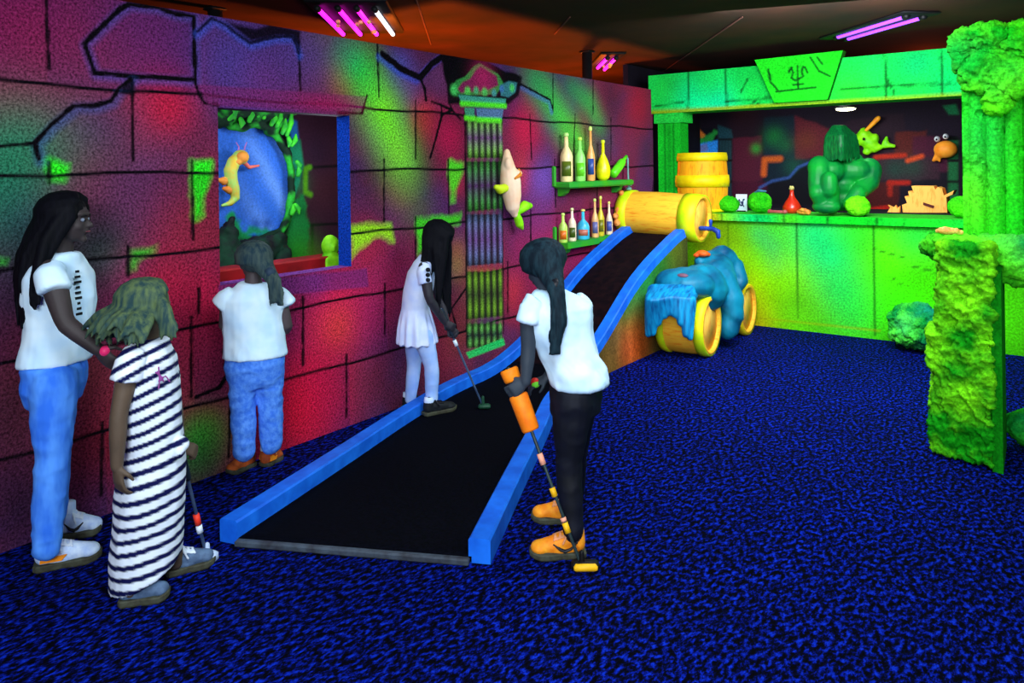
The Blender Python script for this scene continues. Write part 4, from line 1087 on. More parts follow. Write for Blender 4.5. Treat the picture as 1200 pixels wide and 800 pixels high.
# water
water = [(240, 132), (268, 148), (284, 150), (298, 145), (314, 152), (326, 164), (334, 178), (339, 200), (340, 230), (334, 258), (326, 270), (312, 274), (296, 276), (284, 276), (272, 262), (262, 290), (240, 300)]
cv.poly([q(*p) for p in water], lin(34, 100, 215), 1, .02)
i = cv._sel([q(*p) for p in water], 0)
d = cv.dist(i, [q(*p) for p in water] + [q(*water[0])]); ins_ = cv.inside(i, [q(*p) for p in water])
rays = .5 + .5 * np.sin((cv.U[i] * 1.0 + cv.V[i] * .45) * 26 + 3 * vnoise(np.stack([cv.U[i] * 3, cv.V[i], cv.U[i] * 0], 1), 2))
cv.mix(i, lin(120, 170, 255), np.where(ins_ & (d > .02), .10 + .55 * rays ** 1.5 * np.clip((cv.U[i] - q(262, 0)[0]) * 3, 0, 1), 0))
cv.poly([q(*p) for p in [(258, 320), (258, 290), (272, 252), (282, 270), (292, 284), (306, 300), (300, 320)]], lin(24, 24, 34), 1, .02)
for a, b_ in (((272, 254), (260, 282)), ((273, 254), (284, 276)), ((284, 276), (300, 270)), ((300, 270), (318, 274))): cv.line([q(*a), q(*b_)], .03, lin(20, 150, 80), .9, .03, .02)
cv.blob(q(266, 275), .06, lin(30, 130, 80), .7); cv.blob(q(300, 262), .04, lin(20, 60, 150), .7); cv.blob(q(313, 262), .04, lin(20, 60, 150), .7)
M_DIO = mat_paint('underwater mural', .8, .18, 60, .1)
obj('wall_window_scene', (V, F), M_DIO, smooth=False, col=cv.C, kind='structure')
for nm, c_, d_ in (('wall_scene_light_block_left', (-.535, 1.19, 1.32), (.82, .03, 2.06)), ('wall_scene_light_block_right', (-.535, 4.11, 1.32), (.82, .03, 2.06)), ('ceiling_scene_light_block', (-.535, 2.65, 2.365), (.82, 2.95, .03))):  # unseen sides and roof added to block orange light spilling through the window
    obj(nm, box(c_, d_), M_DARK, smooth=False, kind='structure')
# solid cave rim in front of the painted water
Xr = -.86
qr = lambda x, y: on_x(x, y, Xr)
rim = [(256, 146), (262, 140), (270, 148), (284, 150), (298, 144), (314, 150), (327, 162), (336, 178), (341, 200), (342, 228), (337, 256), (330, 270), (316, 276), (300, 282)]
rt = thing('cave_rim', qr(300, 305), 'black and green weedy cave rim around the blue water scene in the window', 'rock rim')
r = fuse([chain([qr(*p) for p in rim], [.03, .028, .028, .028, .028, .028, .028, .028, .028, .028, .028, .03, .03, .02], 12)] + [chain([qr(318, 150), qr(328, 128), qr(340, 118)], [.06, .09, .12]), chain([qr(256, 140), qr(275, 128), qr(310, 128)], [.06, .08, .1])], .011, 1, lambda W, N: .012 * fbm(W, 14, 4, 4))
C = np.tile(lin(12, 40, 26), (len(r[0]), 1)); n = fbm(r[0], 12, 3, 8); t = np.clip(n * 3, 0, 1)[:, None]; C = C * (1 - t) + lin(40, 170, 50) * t
obj('rock', r, M_DIO, rt, col=C)
M_WEED = mat('bright green weed', lin(70, 220, 40), lin(30, 150, 50), 14, .6)
for px, py, h in ((262, 140, -8), (268, 138, -14), (276, 140, 10), (286, 142, -14), (296, 136, -16), (303, 138, -15), (312, 146, -14), (318, 148, -20), (325, 156, -16), (330, 158, -28), (336, 170, -12), (332, 162, 10), (342, 190, 8), (343, 205, -10), (340, 240, 10), (336, 250, -10)):
    a = qr(px, py) + np.array([.06, 0, 0]); b_ = qr(px + rng.uniform(-4, 6), py + h) + np.array([.07, 0, 0])
    obj('weed', chain([a, (a + b_) / 2 + np.array([.0, .012, .0]), b_], [.016, .022, .006], 8), M_WEED, rt)
obj('lower_rock', (lambda r: r)(rocky([chain([qr(258, 320), qr(264, 292), qr(271, 258)], [.16, .1, .025]), chain([qr(262, 322), qr(296, 300), qr(326, 282)], [.16, .12, .06]), chain([qr(330, 325), qr(328, 300)], [.12, .08])], .016, .018, 8, 9)), mat('dark green cave rock', lin(14, 60, 40), lin(24, 16, 30), 9, .8, .3), rt)
# swimming creature on the water (generic long-nosed seahorse)
Xs = -.86
qs = lambda x, y: on_x(x, y, Xs)
sh = thing('seahorse_figure', qs(268, 242), 'small yellow green seahorse figure with long pink nose on the blue water scene', 'figure')
M_SH = mat('yellow green creature', lin(170, 236, 120), lin(240, 200, 60), 16, .5)
obj('body', fuse([chain([qs(x, y) for x, y in ((282, 182), (274, 190), (270, 200), (271, 212), (274, 222), (276, 232), (270, 238), (260, 241))], [.04, .045, .045, .042, .04, .03, .02, .01], 12), ell(qs(282, 184), .06, .055, .05)], .008, 2), M_SH, sh)
obj('nose', chain([qs(284, 188), qs(292, 196), qs(303, 194)], [.018, .014, .008], 10), mat('salmon pink', lin(250, 120, 110), None, 10, .5), sh)
M_ORG = mat('orange skin paint', lin(250, 170, 70), lin(230, 130, 50), 12, .5)
obj('face', fuse([ell(qs(281, 184) + np.array([.03, 0, 0]), .04, .045, .04), ell(qs(276, 190) + np.array([.02, 0, 0]), .03, .04, .025)], .008, 2), M_ORG, sh)
for x in (279, 286): obj('antenna', chain([qs(x, 178), qs(x + 1, 172), qs(x + (-2 if x == 279 else 3), 167)], [.006, .005, .004], 6), mat('violet feeler', lin(190, 120, 200), None, 10, .5), sh)
for a in ((262, 212), (268, 222)): obj('fin', chain([qs(*a), qs(a[0] - 5, a[1] - 1)], [.03, .015], 8), M_ORG, sh)
# red bench strip and little statue on the sill inside
rb = on_x(300, 316, -.30)
obj('red_plank', rbox((-.34, 2.62, .985), (.16, 1.62, .11), 0, .01), mat('red painted plank', lin(170, 14, 24), lin(120, 8, 16), 6, .6), None, smooth=False, label='red plank lying along the floor of the window scene', cat='plank')
sp_ = on_x(387, 314, -.30)
st = thing('statuette', (-.30, sp_[1], .93), 'small chartreuse head statuette at the right corner of the window opening', 'statuette')
M_LIME = mat('lime stone', lin(150, 236, 30), lin(90, 190, 10), 10, .6, .2)
zb = sp_[2]
def sq(x, y): return on_x(x, y, -.30)
obj('bust', fuse([rbox(sq(386, 309), (.10, .13, .10)), rbox(sq(387, 301), (.08, .08, .06)), ell(sq(387, 288), .055, .062, .075), ell(sq(386, 290) + np.array([.05, -.01, 0]), .018, .016, .026), ell(sq(380, 306), .03, .03, .04)], .008, 3, lambda W, N: .006 * fbm(W, 16, 2, 2)), M_LIME, st)
obj('pedestal', rbox((-.30, sp_[1], (.66 + sq(388, 314)[2]) / 2), (.16, .16, sq(388, 314)[2] - .66), 0, .01), M_DARK, st, smooth=False)
obj('floor_window_scene', box((-.54, 2.65, .63), (.80, 2.9, .06)), M_DARK, smooth=False, kind='structure')

# ---------------------------------------------------------------- things on the bar counter
ZT = 1.11
def on_counter(px, Y): p = on_y(px, 240, Y); return np.array([p[0], Y, ZT])
def sz(npx, pnt): return npx / FPX * ((np.asarray(pnt) - CAM) @ F0)
def mossy(px, w, h, Y, name, label, cat, seed, c=((70, 215, 20), (10, 150, 14), (6, 110, 20))):
    b0 = on_counter(px, Y); R = sz(w, b0) / 2; H = sz(h, b0)
    r = rocky([ell(b0 + (0, 0, H * .5), R, R * .9, H * .5), ell(b0 + (R * .2, -R * .1, H * .35), R * .8, R * .8, H * .36)], .008, .010, 9, seed, 2)
    r[0][:, 2] += ZT - r[0][:, 2].min()
    return r, rock_cols(r[0], seed, *c)
r, c = mossy(853, 26, 18, 7.62, 0, 0, 0, 3)
obj('mossy_stone', r, M_ROCK, None, col=c, label='flat green mossy stone on the counter just right of the upright barrel', cat='rock')
b0 = on_counter(890, 7.62); t_ = thing('mossy_stone', b0, 'round green mossy stone with a blue grey leaf on top, beside the paper card', 'rock')
r, c = mossy(890, 27, 24, 7.62, 0, 0, 0, 5)
obj('stone', r, M_ROCK, t_, col=c)
lv = b0 + (0, 0, sz(24, b0))
obj('leaf', fuse([chain([lv + (-.05, 0, -.01), lv + (0, -.01, .02), lv + (.06, -.01, .015)], [.02, .035, .02], 10, flat=.5)], .006, 2), mat('blue grey leaf', lin(60, 120, 150), lin(40, 90, 120), 12, .5), t_)
r, c = mossy(1128, 30, 24, 7.62, 0, 0, 0, 8)
obj('mossy_stone', r, M_ROCK, None, col=c, label='green mossy stone at the right end of the counter behind the rock column', cat='rock')
# paper card
pc = on_counter(869, 7.78)
card = thing('paper_card', pc, 'small white paper card with a dark mark standing between two green stones', 'sign')
cw, ch = sz(13, pc), sz(20, pc)
gx = np.linspace(-cw / 2, cw / 2, 50); gz = np.linspace(0, ch, 70)
V, F, U, Z = grid(pc + np.array([0, -.004, 0.004]), (1, 0, 0), (0, 0, 1), gx, gz)
cv = Canvas(U / cw, Z / ch, lin(225, 236, 255))
for pts in ([(-.24, .62), (-.2, .68), (-.14, .6), (-.16, .42), (-.06, .34), (.06, .36), (.14, .46), (.16, .66)], [(.02, .56), (.08, .5), (.02, .46), (-.02, .52), (.02, .56)], [(.16, .66), (.26, .7)], [(.10, .40), (.2, .3)]):
    cv.line(pts, .07, lin(30, 36, 90), 1, .03)
V2, F2 = merge((V, F), box(pc + np.array([0, .001, ch / 2 + .004]), (cw, .008, ch)))
obj('printed_sheet', (V2, F2), mat_paint('printed paper', .7, .05, 100, 0), card, smooth=False, col=np.concatenate([cv.C, np.tile(lin(225, 236, 255), (8, 1))]))
obj('card_stand', rbox(pc + np.array([0, .03, .008]), (cw * .8, .07, .016), 0, .004), M_DARK, card, smooth=False)
# red flask
fl = on_counter(928, 7.72); R = sz(21, fl) / 2; H = sz(32, fl)
ft = thing('round_flask', fl, 'red round bellied flask with a pale neck on the counter left of the green statue', 'bottle')
obj('glass_body', lathe(fl, (0, 0, 1), [(R * .7, 0), (R, H * .14), (R * .98, H * .25), (R * .7, H * .42), (R * .36, H * .58), (R * .22, H * .72), (R * .2, H * .86)], 24), mat('red glass', lin(220, 50, 20), lin(190, 30, 10), 5, .3, spec=.6), ft)
obj('cork', lathe(fl + (0, 0, H * .86), (0, 0, 1), [(R * .24, 0), (R * .28, H * .05), (R * .2, H * .14)], 16), mat('pale cork', lin(200, 190, 110), None, 30, .7), ft)
# pinkish bone and orange shell
bn = on_counter(911, 7.58)
obj('pink_bone', fuse([chain([bn + (-.07, 0, .022), bn + (.07, -.01, .02)], [.016, .016]), ell(bn + (-.08, .01, .022), .024, .022, .022), ell(bn + (.08, -.02, .022), .024, .022, .022)], .005, 2), mat('pinkish bone', lin(190, 90, 90), lin(150, 60, 60), 20, .6), None, label='short pinkish bone lying on the counter left of the red flask', cat='bone')
sl = on_counter(942, 7.50)
obj('orange_shell', fuse([ell(sl + (0, 0, .03), .07, .05, .03)] + [chain([sl + (-.06, 0, .03), sl + (.055 * math.cos(a), -.04 - .01 * math.sin(a), .02 + .035 * math.sin(a))], [.012, .018]) for a in (.1, .6, 1.1, 1.6)], .005, 2), mat('orange shell', lin(240, 160, 60), lin(210, 110, 40), 30, .5), None, label='small orange shell on the counter edge at the foot of the green statue', cat='shell')
# shell on rock ledge
s2 = on_y(1112, 271, YP - .12)
obj('orange_shell', fuse([chain([s2 + (-.055, 0, 0), s2 + (-.02, -.012, .006), s2 + (.06, 0, -.004)], [.014, .024, .014])] + [ell(s2 + (x, -.02, .006), .013, .014, .018) for x in (-.04, -.02, 0, .02, .04)], .005, 1), mat('pale orange shell', lin(240, 190, 100), lin(220, 140, 60), 30, .5), None, label='small pale orange shell lodged on the rough ledge of the rock column', cat='shell')

# green muscular statue ------------------------------------------------
YS = 7.66
s0 = on_counter(985, YS); D0 = (s0 - CAM) @ F0
def sp(px, py, dd=0.0): return P(px, py, D0 + dd)
stt = thing('muscular_statue', s0, 'large green muscular statue with long hair leaning on the bar counter', 'statue')
M_STAT = mat('glossy green statue paint', lin(10, 150, 44), lin(4, 100, 50), 4, .45, .05, spec=.2)
M_STHAIR = mat('dark green hair paint', lin(8, 120, 50), lin(4, 70, 34), 14, .45, .3, stretch=(5, 5, 1))
S_ = lambda n: n / FPX * D0
bp = [ell(sp(983, 200, .1), S_(30), S_(22), S_(20)), ell(sp(985, 215, .08), S_(22), S_(18), S_(18)), ell(sp(1000, 200, .0), S_(20), S_(16), S_(15)), ell(sp(972, 200, .0), S_(18), S_(16), S_(15)),
      ell(sp(986, 186, .12), S_(24), S_(16), S_(9)), ell(sp(1000, 224, .05), S_(14), S_(13), S_(12)), ell(sp(986, 232, .1), S_(22), S_(18), S_(16)),
      ell(sp(960, 196, -.02), S_(13), S_(13), S_(14)), chain([sp(960, 198, -.04), sp(959, 214, -.08), sp(958, 226, -.12)], [S_(12), S_(12), S_(10)]), chain([sp(972, 210, -.2), sp(972, 222, -.2)], [S_(9), S_(10)]),
      chain([sp(958, 226, -.14), sp(964, 240, -.12)], [S_(10), S_(8)]), chain([sp(974, 222, -.18), sp(974, 240, -.14)], [S_(10), S_(9)]), ell(sp(968, 242, -.14), S_(16), S_(11), S_(8)),
      ell(sp(1018, 200, .0), S_(15), S_(14), S_(15)), chain([sp(1020, 200, -.02), sp(1018, 214, -.06), sp(1006, 226, -.12)], [S_(13), S_(12), S_(9)]), chain([sp(1006, 226, -.14), sp(996, 238, -.16)], [S_(9), S_(8)]),
      chain([sp(982, 186, .08), sp(981, 170, .06)], [S_(12), S_(10)]), ell(sp(982, 164, .04), S_(12), S_(12), S_(14))]
r = fuse(bp, .011, 3, lambda W, N: .006 * fbm(W, 7, 2, 3))
r[0][:, 2] = np.maximum(r[0][:, 2], ZT + .001)
obj('body', r, M_STAT, stt)
hp = [ell(sp(982, 163, .02), S_(14), S_(14), S_(15))]
for k in range(22):
    x = 968 + 36 * k / 21; dd = -.20 + .16 * abs(k - 10.5) / 10.5
    hp.append(chain([sp(982 + (x - 982) * .3, 150, .0 + dd * .4), sp(982 + (x - 982) * .85, 160, dd), sp(x, 172, dd * 1.1), sp(984 + (x - 984) * 1.12, 186 + rng.uniform(-3, 3), dd)], [S_(4), S_(3.6), S_(3.2), S_(1.6)], 8))
obj('hair', fuse(hp, .009, 1), M_STHAIR, stt)
b0 = on_counter(1005, 7.47)
r, c = mossy(1005, 27, 24, 7.47, 0, 0, 0, 12, ((110, 235, 20), (40, 190, 10), (10, 130, 20)))
obj('mossy_stone', r, M_ROCK, None, col=c, label='round yellow green mossy stone on the counter in front of the green statue', cat='rock')

# fish with an orange sword over its head, mounted on the back wall -----------
def relief(Y): return lambda x, y: on_y(x, y, Y)
qf = relief(9.43)
S9 = lambda n, Y=9.38: n / FPX * ((on_y(1020, 160, Y) - CAM) @ F0)
ff = thing('fish_figure', qf(1020, 182), 'chartreuse fish figure with curled tail and orange stick, right of the green statue', 'figure')
M_CH2 = mat('luminous chartreuse', lin(150, 240, 20), lin(100, 200, 10), 9, .5)
obj('body', fuse([chain([qf(1005, 164), qf(1012, 162), qf(1020, 168), qf(1027, 174), qf(1034, 172)], [S9(7), S9(9), S9(9), S9(6), S9(2.5)]), ell(qf(1013, 158), S9(8), .10, S9(7)), ell(qf(1004, 176), S9(3), .06, S9(5)), ell(qf(1016, 178), S9(5), .06, S9(4)), ell(qf(1026, 162), S9(4), .06, S9(6)), ell(qf(1012, 153), S9(4), .06, S9(4))], .016, 2), M_CH2, ff)
obj('tail', fuse([chain([qf(1034, 172), qf(1040, 170), qf(1048, 171)], [S9(2.5), S9(3.5), S9(2)]), chain([qf(1035, 171), qf(1038, 166), qf(1039, 161)], [S9(2.5), S9(3.5), S9(1.8)])], .014, 1), M_CH2, ff)
obj('stick', chain([qf(1016, 153) + (0, -.05, 0), qf(1030, 139) + (0, -.05, 0)], [S9(1.8), S9(3)], 10), mat('orange stick', lin(255, 180, 40), lin(240, 140, 20), 12, .5), ff)
obj('eye', ell(qf(1015, 163) + (0, -.12, 0), S9(1.6), .02, S9(1.6)), M_BLACK, ff)
# orange crab at the right
qc = relief(9.44)
cf = thing('crab_figure', qc(1105, 190), 'orange crab figure with two white eyes on the wall behind the bar', 'figure')
M_CRAB = mat('luminous orange', lin(255, 176, 60), lin(245, 140, 30), 9, .5)
obj('shell', fuse([ell(qc(1108, 175), S9(12), .1, S9(10)), chain([qc(1102, 178), qc(1097, 184), qc(1094, 188)], [S9(4), S9(3), S9(2)]), chain([qc(1099, 183), qc(1101, 189)], [S9(2), S9(1.6)]), ell(qc(1115, 178), S9(4), .08, S9(5))], .014, 2), M_CRAB, cf)
for x, y in ((1099, 163), (1109, 160)):
    e = obj('eye', ell(qc(x, y) + (0, -.05, 0), S9(3), .05, S9(3.2)), mat('white eye', lin(240, 245, 255), None, 10, .4), cf)
    obj('pupil', ell(qc(x, y + .6) + (0, -.095, 0), S9(1), .012, S9(1.1)), M_BLACK, e)
# broken yellow wreck on the counter's back
qw = relief(8.2)
S8 = lambda n: n / FPX * ((on_y(1090, 230, 8.2) - CAM) @ F0)
M_WRECK = mat_wood('pale orange broken boards', lin(250, 176, 80), lin(240, 130, 40), (6, 6, 1))
wk = thing('broken_crate', qw(1088, 250), 'pale orange broken wooden crate with jagged edges at the right of the bar opening', 'crate')
out = [(1058, 249), (1057, 240), (1063, 238), (1060, 230), (1066, 231), (1064, 224), (1071, 226), (1068, 218), (1094, 218), (1096, 222), (1099, 219), (1104, 221), (1106, 229), (1118, 223), (1116, 228), (1109, 231), (1110, 249)]
obj('boards', prism([qw(*p) for p in out], (0, 0, 0), (0, .22, 0)), M_WRECK, wk, smooth=False)
obj('slot', prism([qw(*p) + np.array([0, -.012, 0]) for p in ((1082, 237), (1095, 241), (1094, 244), (1082, 240))], (0, 0, 0), (0, .02, 0)), mat('dark red slot', lin(90, 24, 20), None, 10, .7), wk, smooth=False)
obj('jagged_board', prism([qw(*p) + np.array([0, -.03, 0]) for p in [(1040, 249), (1044, 243), (1041, 240), (1048, 243), (1050, 240), (1052, 244), (1055, 241), (1055, 249)]], (0, 0, 0), (0, .06, 0)), M_WRECK, wk, smooth=False)
obj('bar_back_shelf', rbox((1.9, 8.35, qw(1088, 249)[2] - .053), (4.1, .68, .10), 0, .01), M_DARK, None, smooth=False, label='dark shelf behind the bar counter carrying the broken crate', cat='shelf')
# ------------------------------------------------------------------ people
def rotdir(deg):
    a = math.radians(deg); return R0 * math.cos(a) + F0 * math.sin(a)
UPV = U0
def hand(w, d, n, t, L, curl):
    """wrist, hand direction, palm normal (side the fingers close to), thumb side"""
    w = np.asarray(w, float); d = unit(d); n = unit(n - d * (n @ d)); t0 = np.cross(d, n); t = t0 if t0 @ t > 0 else -t0
    parts = [loft([(w - d * L * .08, t * L * .13, n * L * .10), (w + d * L * .05, t * L * .15, n * L * .10), (w + d * L * .25, t * L * .21, n * L * .095), (w + d * L * .42, t * L * .225, n * L * .085), (w + d * L * .5, t * L * .20, n * L * .06)], 14)]
    for off, ln in ((.165, .43), (.055, .49), (-.055, .46), (-.160, .36)):
        p = w + d * L * .45 + t * off * L; a = 0.0; pts = [p]; q = d + t * off * .5
        for k, s in enumerate((.46, .30, .24)):
            a += curl * (.55, 1.0, .75)[k]
            dirv = unit(q * math.cos(a) + n * math.sin(a)); p = p + dirv * ln * L * s; pts.append(p)
        parts.append(chain(pts, [L * .055, L * .052, L * .048, L * .040], 8))
    b = w + d * L * .12 + t * L * .15 + n * L * .03
    m1 = b + unit(t * .75 + d * .65 + n * .35) * L * .22
    m2 = m1 + unit(d * .8 + n * (.25 + .6 * curl) + t * (.25 - .5 * curl)) * L * .20
    parts.append(chain([b, m1, m2], [L * .075, L * .062, L * .048], 8))
    return parts
def head_parts(c, fwd, up, H):
    fwd = unit(fwd); up = unit(up - fwd * (up @ fwd)); rt = np.cross(fwd, up); ax = (rt, fwd, up)
    q = lambda x, y, z: c + rt * x * H + fwd * y * H + up * z * H
    E = lambda p, rx, ry, rz: ell(q(*p), rx * H, ry * H, rz * H, ax, 18, 11)
    return [E((0, -.06, .16), .34, .41, .33), E((0, .08, -.06), .285, .29, .38), E((0, .12, -.27), .21, .20, .17), E((0, .27, -.395), .085, .08, .07), E((0, .27, .13), .24, .12, .09),
            chain([q(0, .36, .0), q(0, .42, -.08), q(0, .43, -.115)], [.030 * H, .042 * H, .050 * H], 8), E((.045, .385, -.125), .035, .03, .028), E((-.045, .385, -.125), .035, .03, .028),
            E((0, .345, -.215), .10, .05, .028), E((0, .335, -.255), .085, .05, .030), E((.16, .24, -.12), .08, .08, .09), E((-.16, .24, -.12), .08, .08, .09),
            E((.315, -.05, -.03), .045, .085, .125), E((-.315, -.05, -.03), .045, .085, .125)], q, rt, fwd, up
M_EYEW = mat('eye white', lin(120, 130, 150), None, 20, .3); M_IRIS = mat('dark iris', lin(20, 16, 18), None, 20, .2); M_BROW = mat('dark brow', lin(16, 14, 18), None, 40, .8); M_LIPS = mat('lip', lin(110, 60, 70), None, 30, .5)
def face(t, q, rt, fwd, up, H):
    ax = (rt, fwd, up)
    for s in (-1, 1):
        e = obj('eye', ell(q(s * .135, .325, .01), .062 * H, .045 * H, .040 * H, ax, 12, 7), M_EYEW, t)
        obj('iris', ell(q(s * .135, .362, .01), .030 * H, .014 * H, .032 * H, ax, 10, 7), M_IRIS, e)
        obj('eyebrow', chain([q(s * .06, .385, .085), q(s * .14, .375, .105), q(s * .21, .32, .085)], [.012 * H, .014 * H, .008 * H], 6), M_BROW, t)
    obj('mouth', fuse([chain([q(-.08, .355, -.235), q(0, .402, -.232), q(.08, .355, -.235)], [.014 * H, .024 * H, .014 * H], 8)], .004, 1), M_LIPS, t)
def hair(t, c, fwd, up, H, m, tipfn, n=110, part=(0, 0), name='hair', bang=45, r0=.016, fl=1.0, grow=1.0, vox=.007, extra=()):
    fwd = unit(fwd); up = unit(up - fwd * (up @ fwd)); rt = np.cross(fwd, up)
    cen = c + up * .15 * H - fwd * .06 * H
    a_, b_, h_ = .375 * H * grow, .445 * H * grow, .375 * H * grow
    parts = [ell(cen - fwd * .05 * H + up * .01 * H, a_ * .98, b_ * .93, h_ * .98, (rt, fwd, up), 20, 11)] + list(extra)
    for k in range(n):
        az = -180 + 360 * (k + rng.uniform(0, .9)) / n
        pts = []; az2 = az
        front = abs(az) < bang
        es = (86, 62, 38, 20) if front else (86, 60, 35, 12, -12)
        for i, e in enumerate(es):
            if front: az2 = az + (1 if az >= 0 else -1) * (bang + 12 - abs(az)) * (i / 3.0) * .9
            ar, er = math.radians(az2), math.radians(e)
            pts.append(cen + (fwd * math.cos(ar) * b_ + rt * math.sin(ar) * a_) * math.cos(er) + up * h_ * math.sin(er))
        pts += tipfn(az2, pts[-1], rt, fwd, up)
        m_ = len(pts); rr = [r0 * (0.7 + .5 * math.sin(PI * i / (m_ - 1)) ) * (1 - .55 * max(0, (i / (m_ - 1) - .7) / .3)) for i in range(m_)]
        parts.append(chain(pts, rr, 7))
    r = fuse(parts, vox, 1)
    return obj(name, r, m, t)
def limb(a, b, c, ra, rb, rc, k=1.06):
    a, b, c = [np.asarray(x, float) for x in (a, b, c)]
    return chain([a, a * .6 + b * .4, b * .92 + a * .08, b * .92 + c * .08, b * .62 + c * .38, c], [ra, ra * .6 * k + rb * .4 * k, rb, rb, (rb * .62 + rc * .38) * k * 1.03, rc], 14)
def rings_torso(lst):
    """[(point, lateral dir, half width, fwd dir, half thickness)]"""
    return loft([(p, unit(l) * w, unit(f) * t_) for p, l, w, f, t_ in lst], 22)
def folds(amp, s=9, seed=3, st=(1, 1, .45)):
    return lambda W, N: amp * (1 - 2 * np.abs(fbm(W * np.array(st), s, 2, seed))) * .6 + amp * .5 * fbm(W, s * 1.8, 2, seed + 4)
def shoe(t, heel, toe, mu, ms, ml, h=.075, wid=.042, sole=.026, accent=None, collar=None, z0=0.0, ms2=None):
    heel = np.array([heel[0], heel[1], z0]); toe = np.array([toe[0], toe[1], z0])
    f = unit(toe - heel); L = np.linalg.norm(toe - heel); s = np.cross(f, U0)
    q = lambda a, b, z: heel + f * a * L + s * b + U0 * z
    prof = [(0, .55), (.05, .82), (.2, .86), (.42, .78), (.66, 1.0), (.82, .96), (.94, .70), (1.0, .34)]
    pts = [q(a, wid * w, 0) for a, w in prof] + [q(a, -wid * w, 0) for a, w in reversed(prof)]
    n = len(pts); lv = []
    for z, k in ((0.0, .96), (.006, 1.04), (sole * .8, 1.05), (sole, .98)):
        for i, p in enumerate(pts):
            a, w = (prof + prof[::-1])[i]
            lift = .010 * max(0, (a - .8) / .2) ** 2
            cc = heel + f * (.5 + (a - .5) * (1 + (k - 1) * .4)) * L + s * ((p - heel) @ s) * k
            lv.append(cc + U0 * (z + lift))
    F = []
    for r_ in range(3):
        for j in range(n): k = (j + 1) % n; F.append((r_ * n + j, r_ * n + k, (r_ + 1) * n + k, (r_ + 1) * n + j))
    F.append(tuple(reversed(range(n)))); F.append(tuple(range(3 * n, 4 * n)))
    sole_part = (np.array(lv), F)
    E = lambda a, z, rl, rw, rz: ell(q(a, 0, z), rl, rw, rz, (f, s, U0), 16, 9)
    up = fuse([E(.17, sole + h * .42, L * .17, wid * .80, h * .55), chain([q(.16, 0, sole + h * .3), q(.17, 0, sole + h * .95)], [wid * .82, wid * .78], 16),
               chain([q(.30, 0, sole + h * .48), q(.60, 0, sole + h * .22), q(.84, 0, sole + h * .12)], [wid * .80, wid * .80, wid * .66], 14), E(.82, sole + h * .15, L * .17, wid * .92, h * .32), E(.45, sole + h * .1, L * .36, wid * .82, h * .3)], .005, 3)
    W = up[0]; W[:, 2] = np.maximum(W[:, 2], z0 + sole * .6)
    so = obj('shoe', (W, up[1]), mu, t)
    obj('sole', sole_part, ms, so, smooth=False)
    lace = []
    zt = lambda a: sole + h * (.48 - (a - .30) * .87) + wid * .80
    for a in (.34, .43, .52):
        lace.append(chain([q(a, wid * .55, zt(a) - wid * .17), q(a + .02, 0, zt(a + .02) + .002), q(a + .05, -wid * .55, zt(a + .05) - wid * .17)], [.005] * 3, 6))
        lace.append(chain([q(a + .05, wid * .55, zt(a + .05) - wid * .17), q(a + .02, 0, zt(a + .02) + .003), q(a, -wid * .55, zt(a) - wid * .17)], [.005] * 3, 6))
    for sg in (1, -1): lace.append(chain([q(.36, 0, zt(.36) + .004), q(.33, sg * wid * .5, zt(.33) + .004), q(.38, sg * wid * .85, zt(.38) - wid * .3), q(.42, sg * wid * .92, zt(.42) - wid * .6)], [.005] * 4, 6))
    obj('laces', fuse(lace, .004, 1), ml, so)
    if collar is not None:
        obj('sock', chain([q(.17, 0, sole + h * .7), q(.17, 0, sole + h * 1.0), q(.18, 0, sole + h * 1.45)], [wid * .74, wid * .76, wid * .72], 16, False), collar, t)
    if accent is not None:
        ac = []
        for sg in (1, -1):
            ac.append(chain([q(a, sg * wid * w, sole + h * z) for a, w, z in ((.58, .70, .42), (.46, .80, .20), (.38, .83, .12), (.28, .84, .22), (.16, .84, .52))], [.003, .007, .008, .006, .002], 8) if accent is M_BLKACC else prism([q(a, sg * wid * w, sole + z) for a, w, z in ((.10, .80, h * .12), (.42, .82, h * .10), (.50, .80, h * .34), (.34, .82, h * .32), (.26, .84, h * .52), (.12, .82, h * .5))], s * sg * -.004, s * sg * .006))
        obj('side_patch', ac[1], accent, so, smooth=False); obj('side_patch', ac[0], accent, so, smooth=False)
    return so
def skin(name, c): return mat(name, lin(*c), lin(*[v * .85 for v in c]), 8, .6, spec=.3)
M_WHITE = mat('white cotton under blacklight', lin(216, 240, 255), lin(190, 226, 255), 7, .8, .1, spec=.1)
M_WHITE2 = mat('bluish white cotton', lin(214, 226, 255), lin(186, 206, 255), 7, .8, .1, spec=.1)
M_LEGW = mat('pale blue leggings', lin(176, 205, 255), lin(140, 180, 250), 7, .8, .1, spec=.1)
M_JEAN = mat('bright blue denim', lin(86, 156, 255), lin(50, 116, 236), 14, .8, .25, spec=.1, stretch=(1, 1, .4))
M_JEAN2 = mat('washed blue denim', lin(92, 152, 245), lin(58, 116, 226), 38, .8, .3, spec=.1)
M_BLKLEG = mat('black leggings', lin(10, 14, 30), lin(5, 8, 18), 9, .7, .1, spec=.2)
M_PANEL = mat('white trainer leather', lin(214, 232, 255), lin(170, 196, 240), 24, .6)
M_GUM = mat('brown gum sole', lin(70, 74, 60), lin(54, 52, 40), 30, .7)
M_BLKSHOE = mat('dark canvas shoe', lin(20, 26, 34), lin(10, 14, 20), 30, .7)
M_GREYSHOE = mat('grey blue trainer', lin(90, 116, 150), lin(60, 80, 110), 22, .7)
M_ORSHOE = mat('orange walking shoe', lin(255, 170, 40), lin(240, 130, 20), 20, .6, .2)
M_ORSHOE2 = mat('burnt orange shoe', lin(200, 96, 40), lin(150, 66, 34), 20, .7)
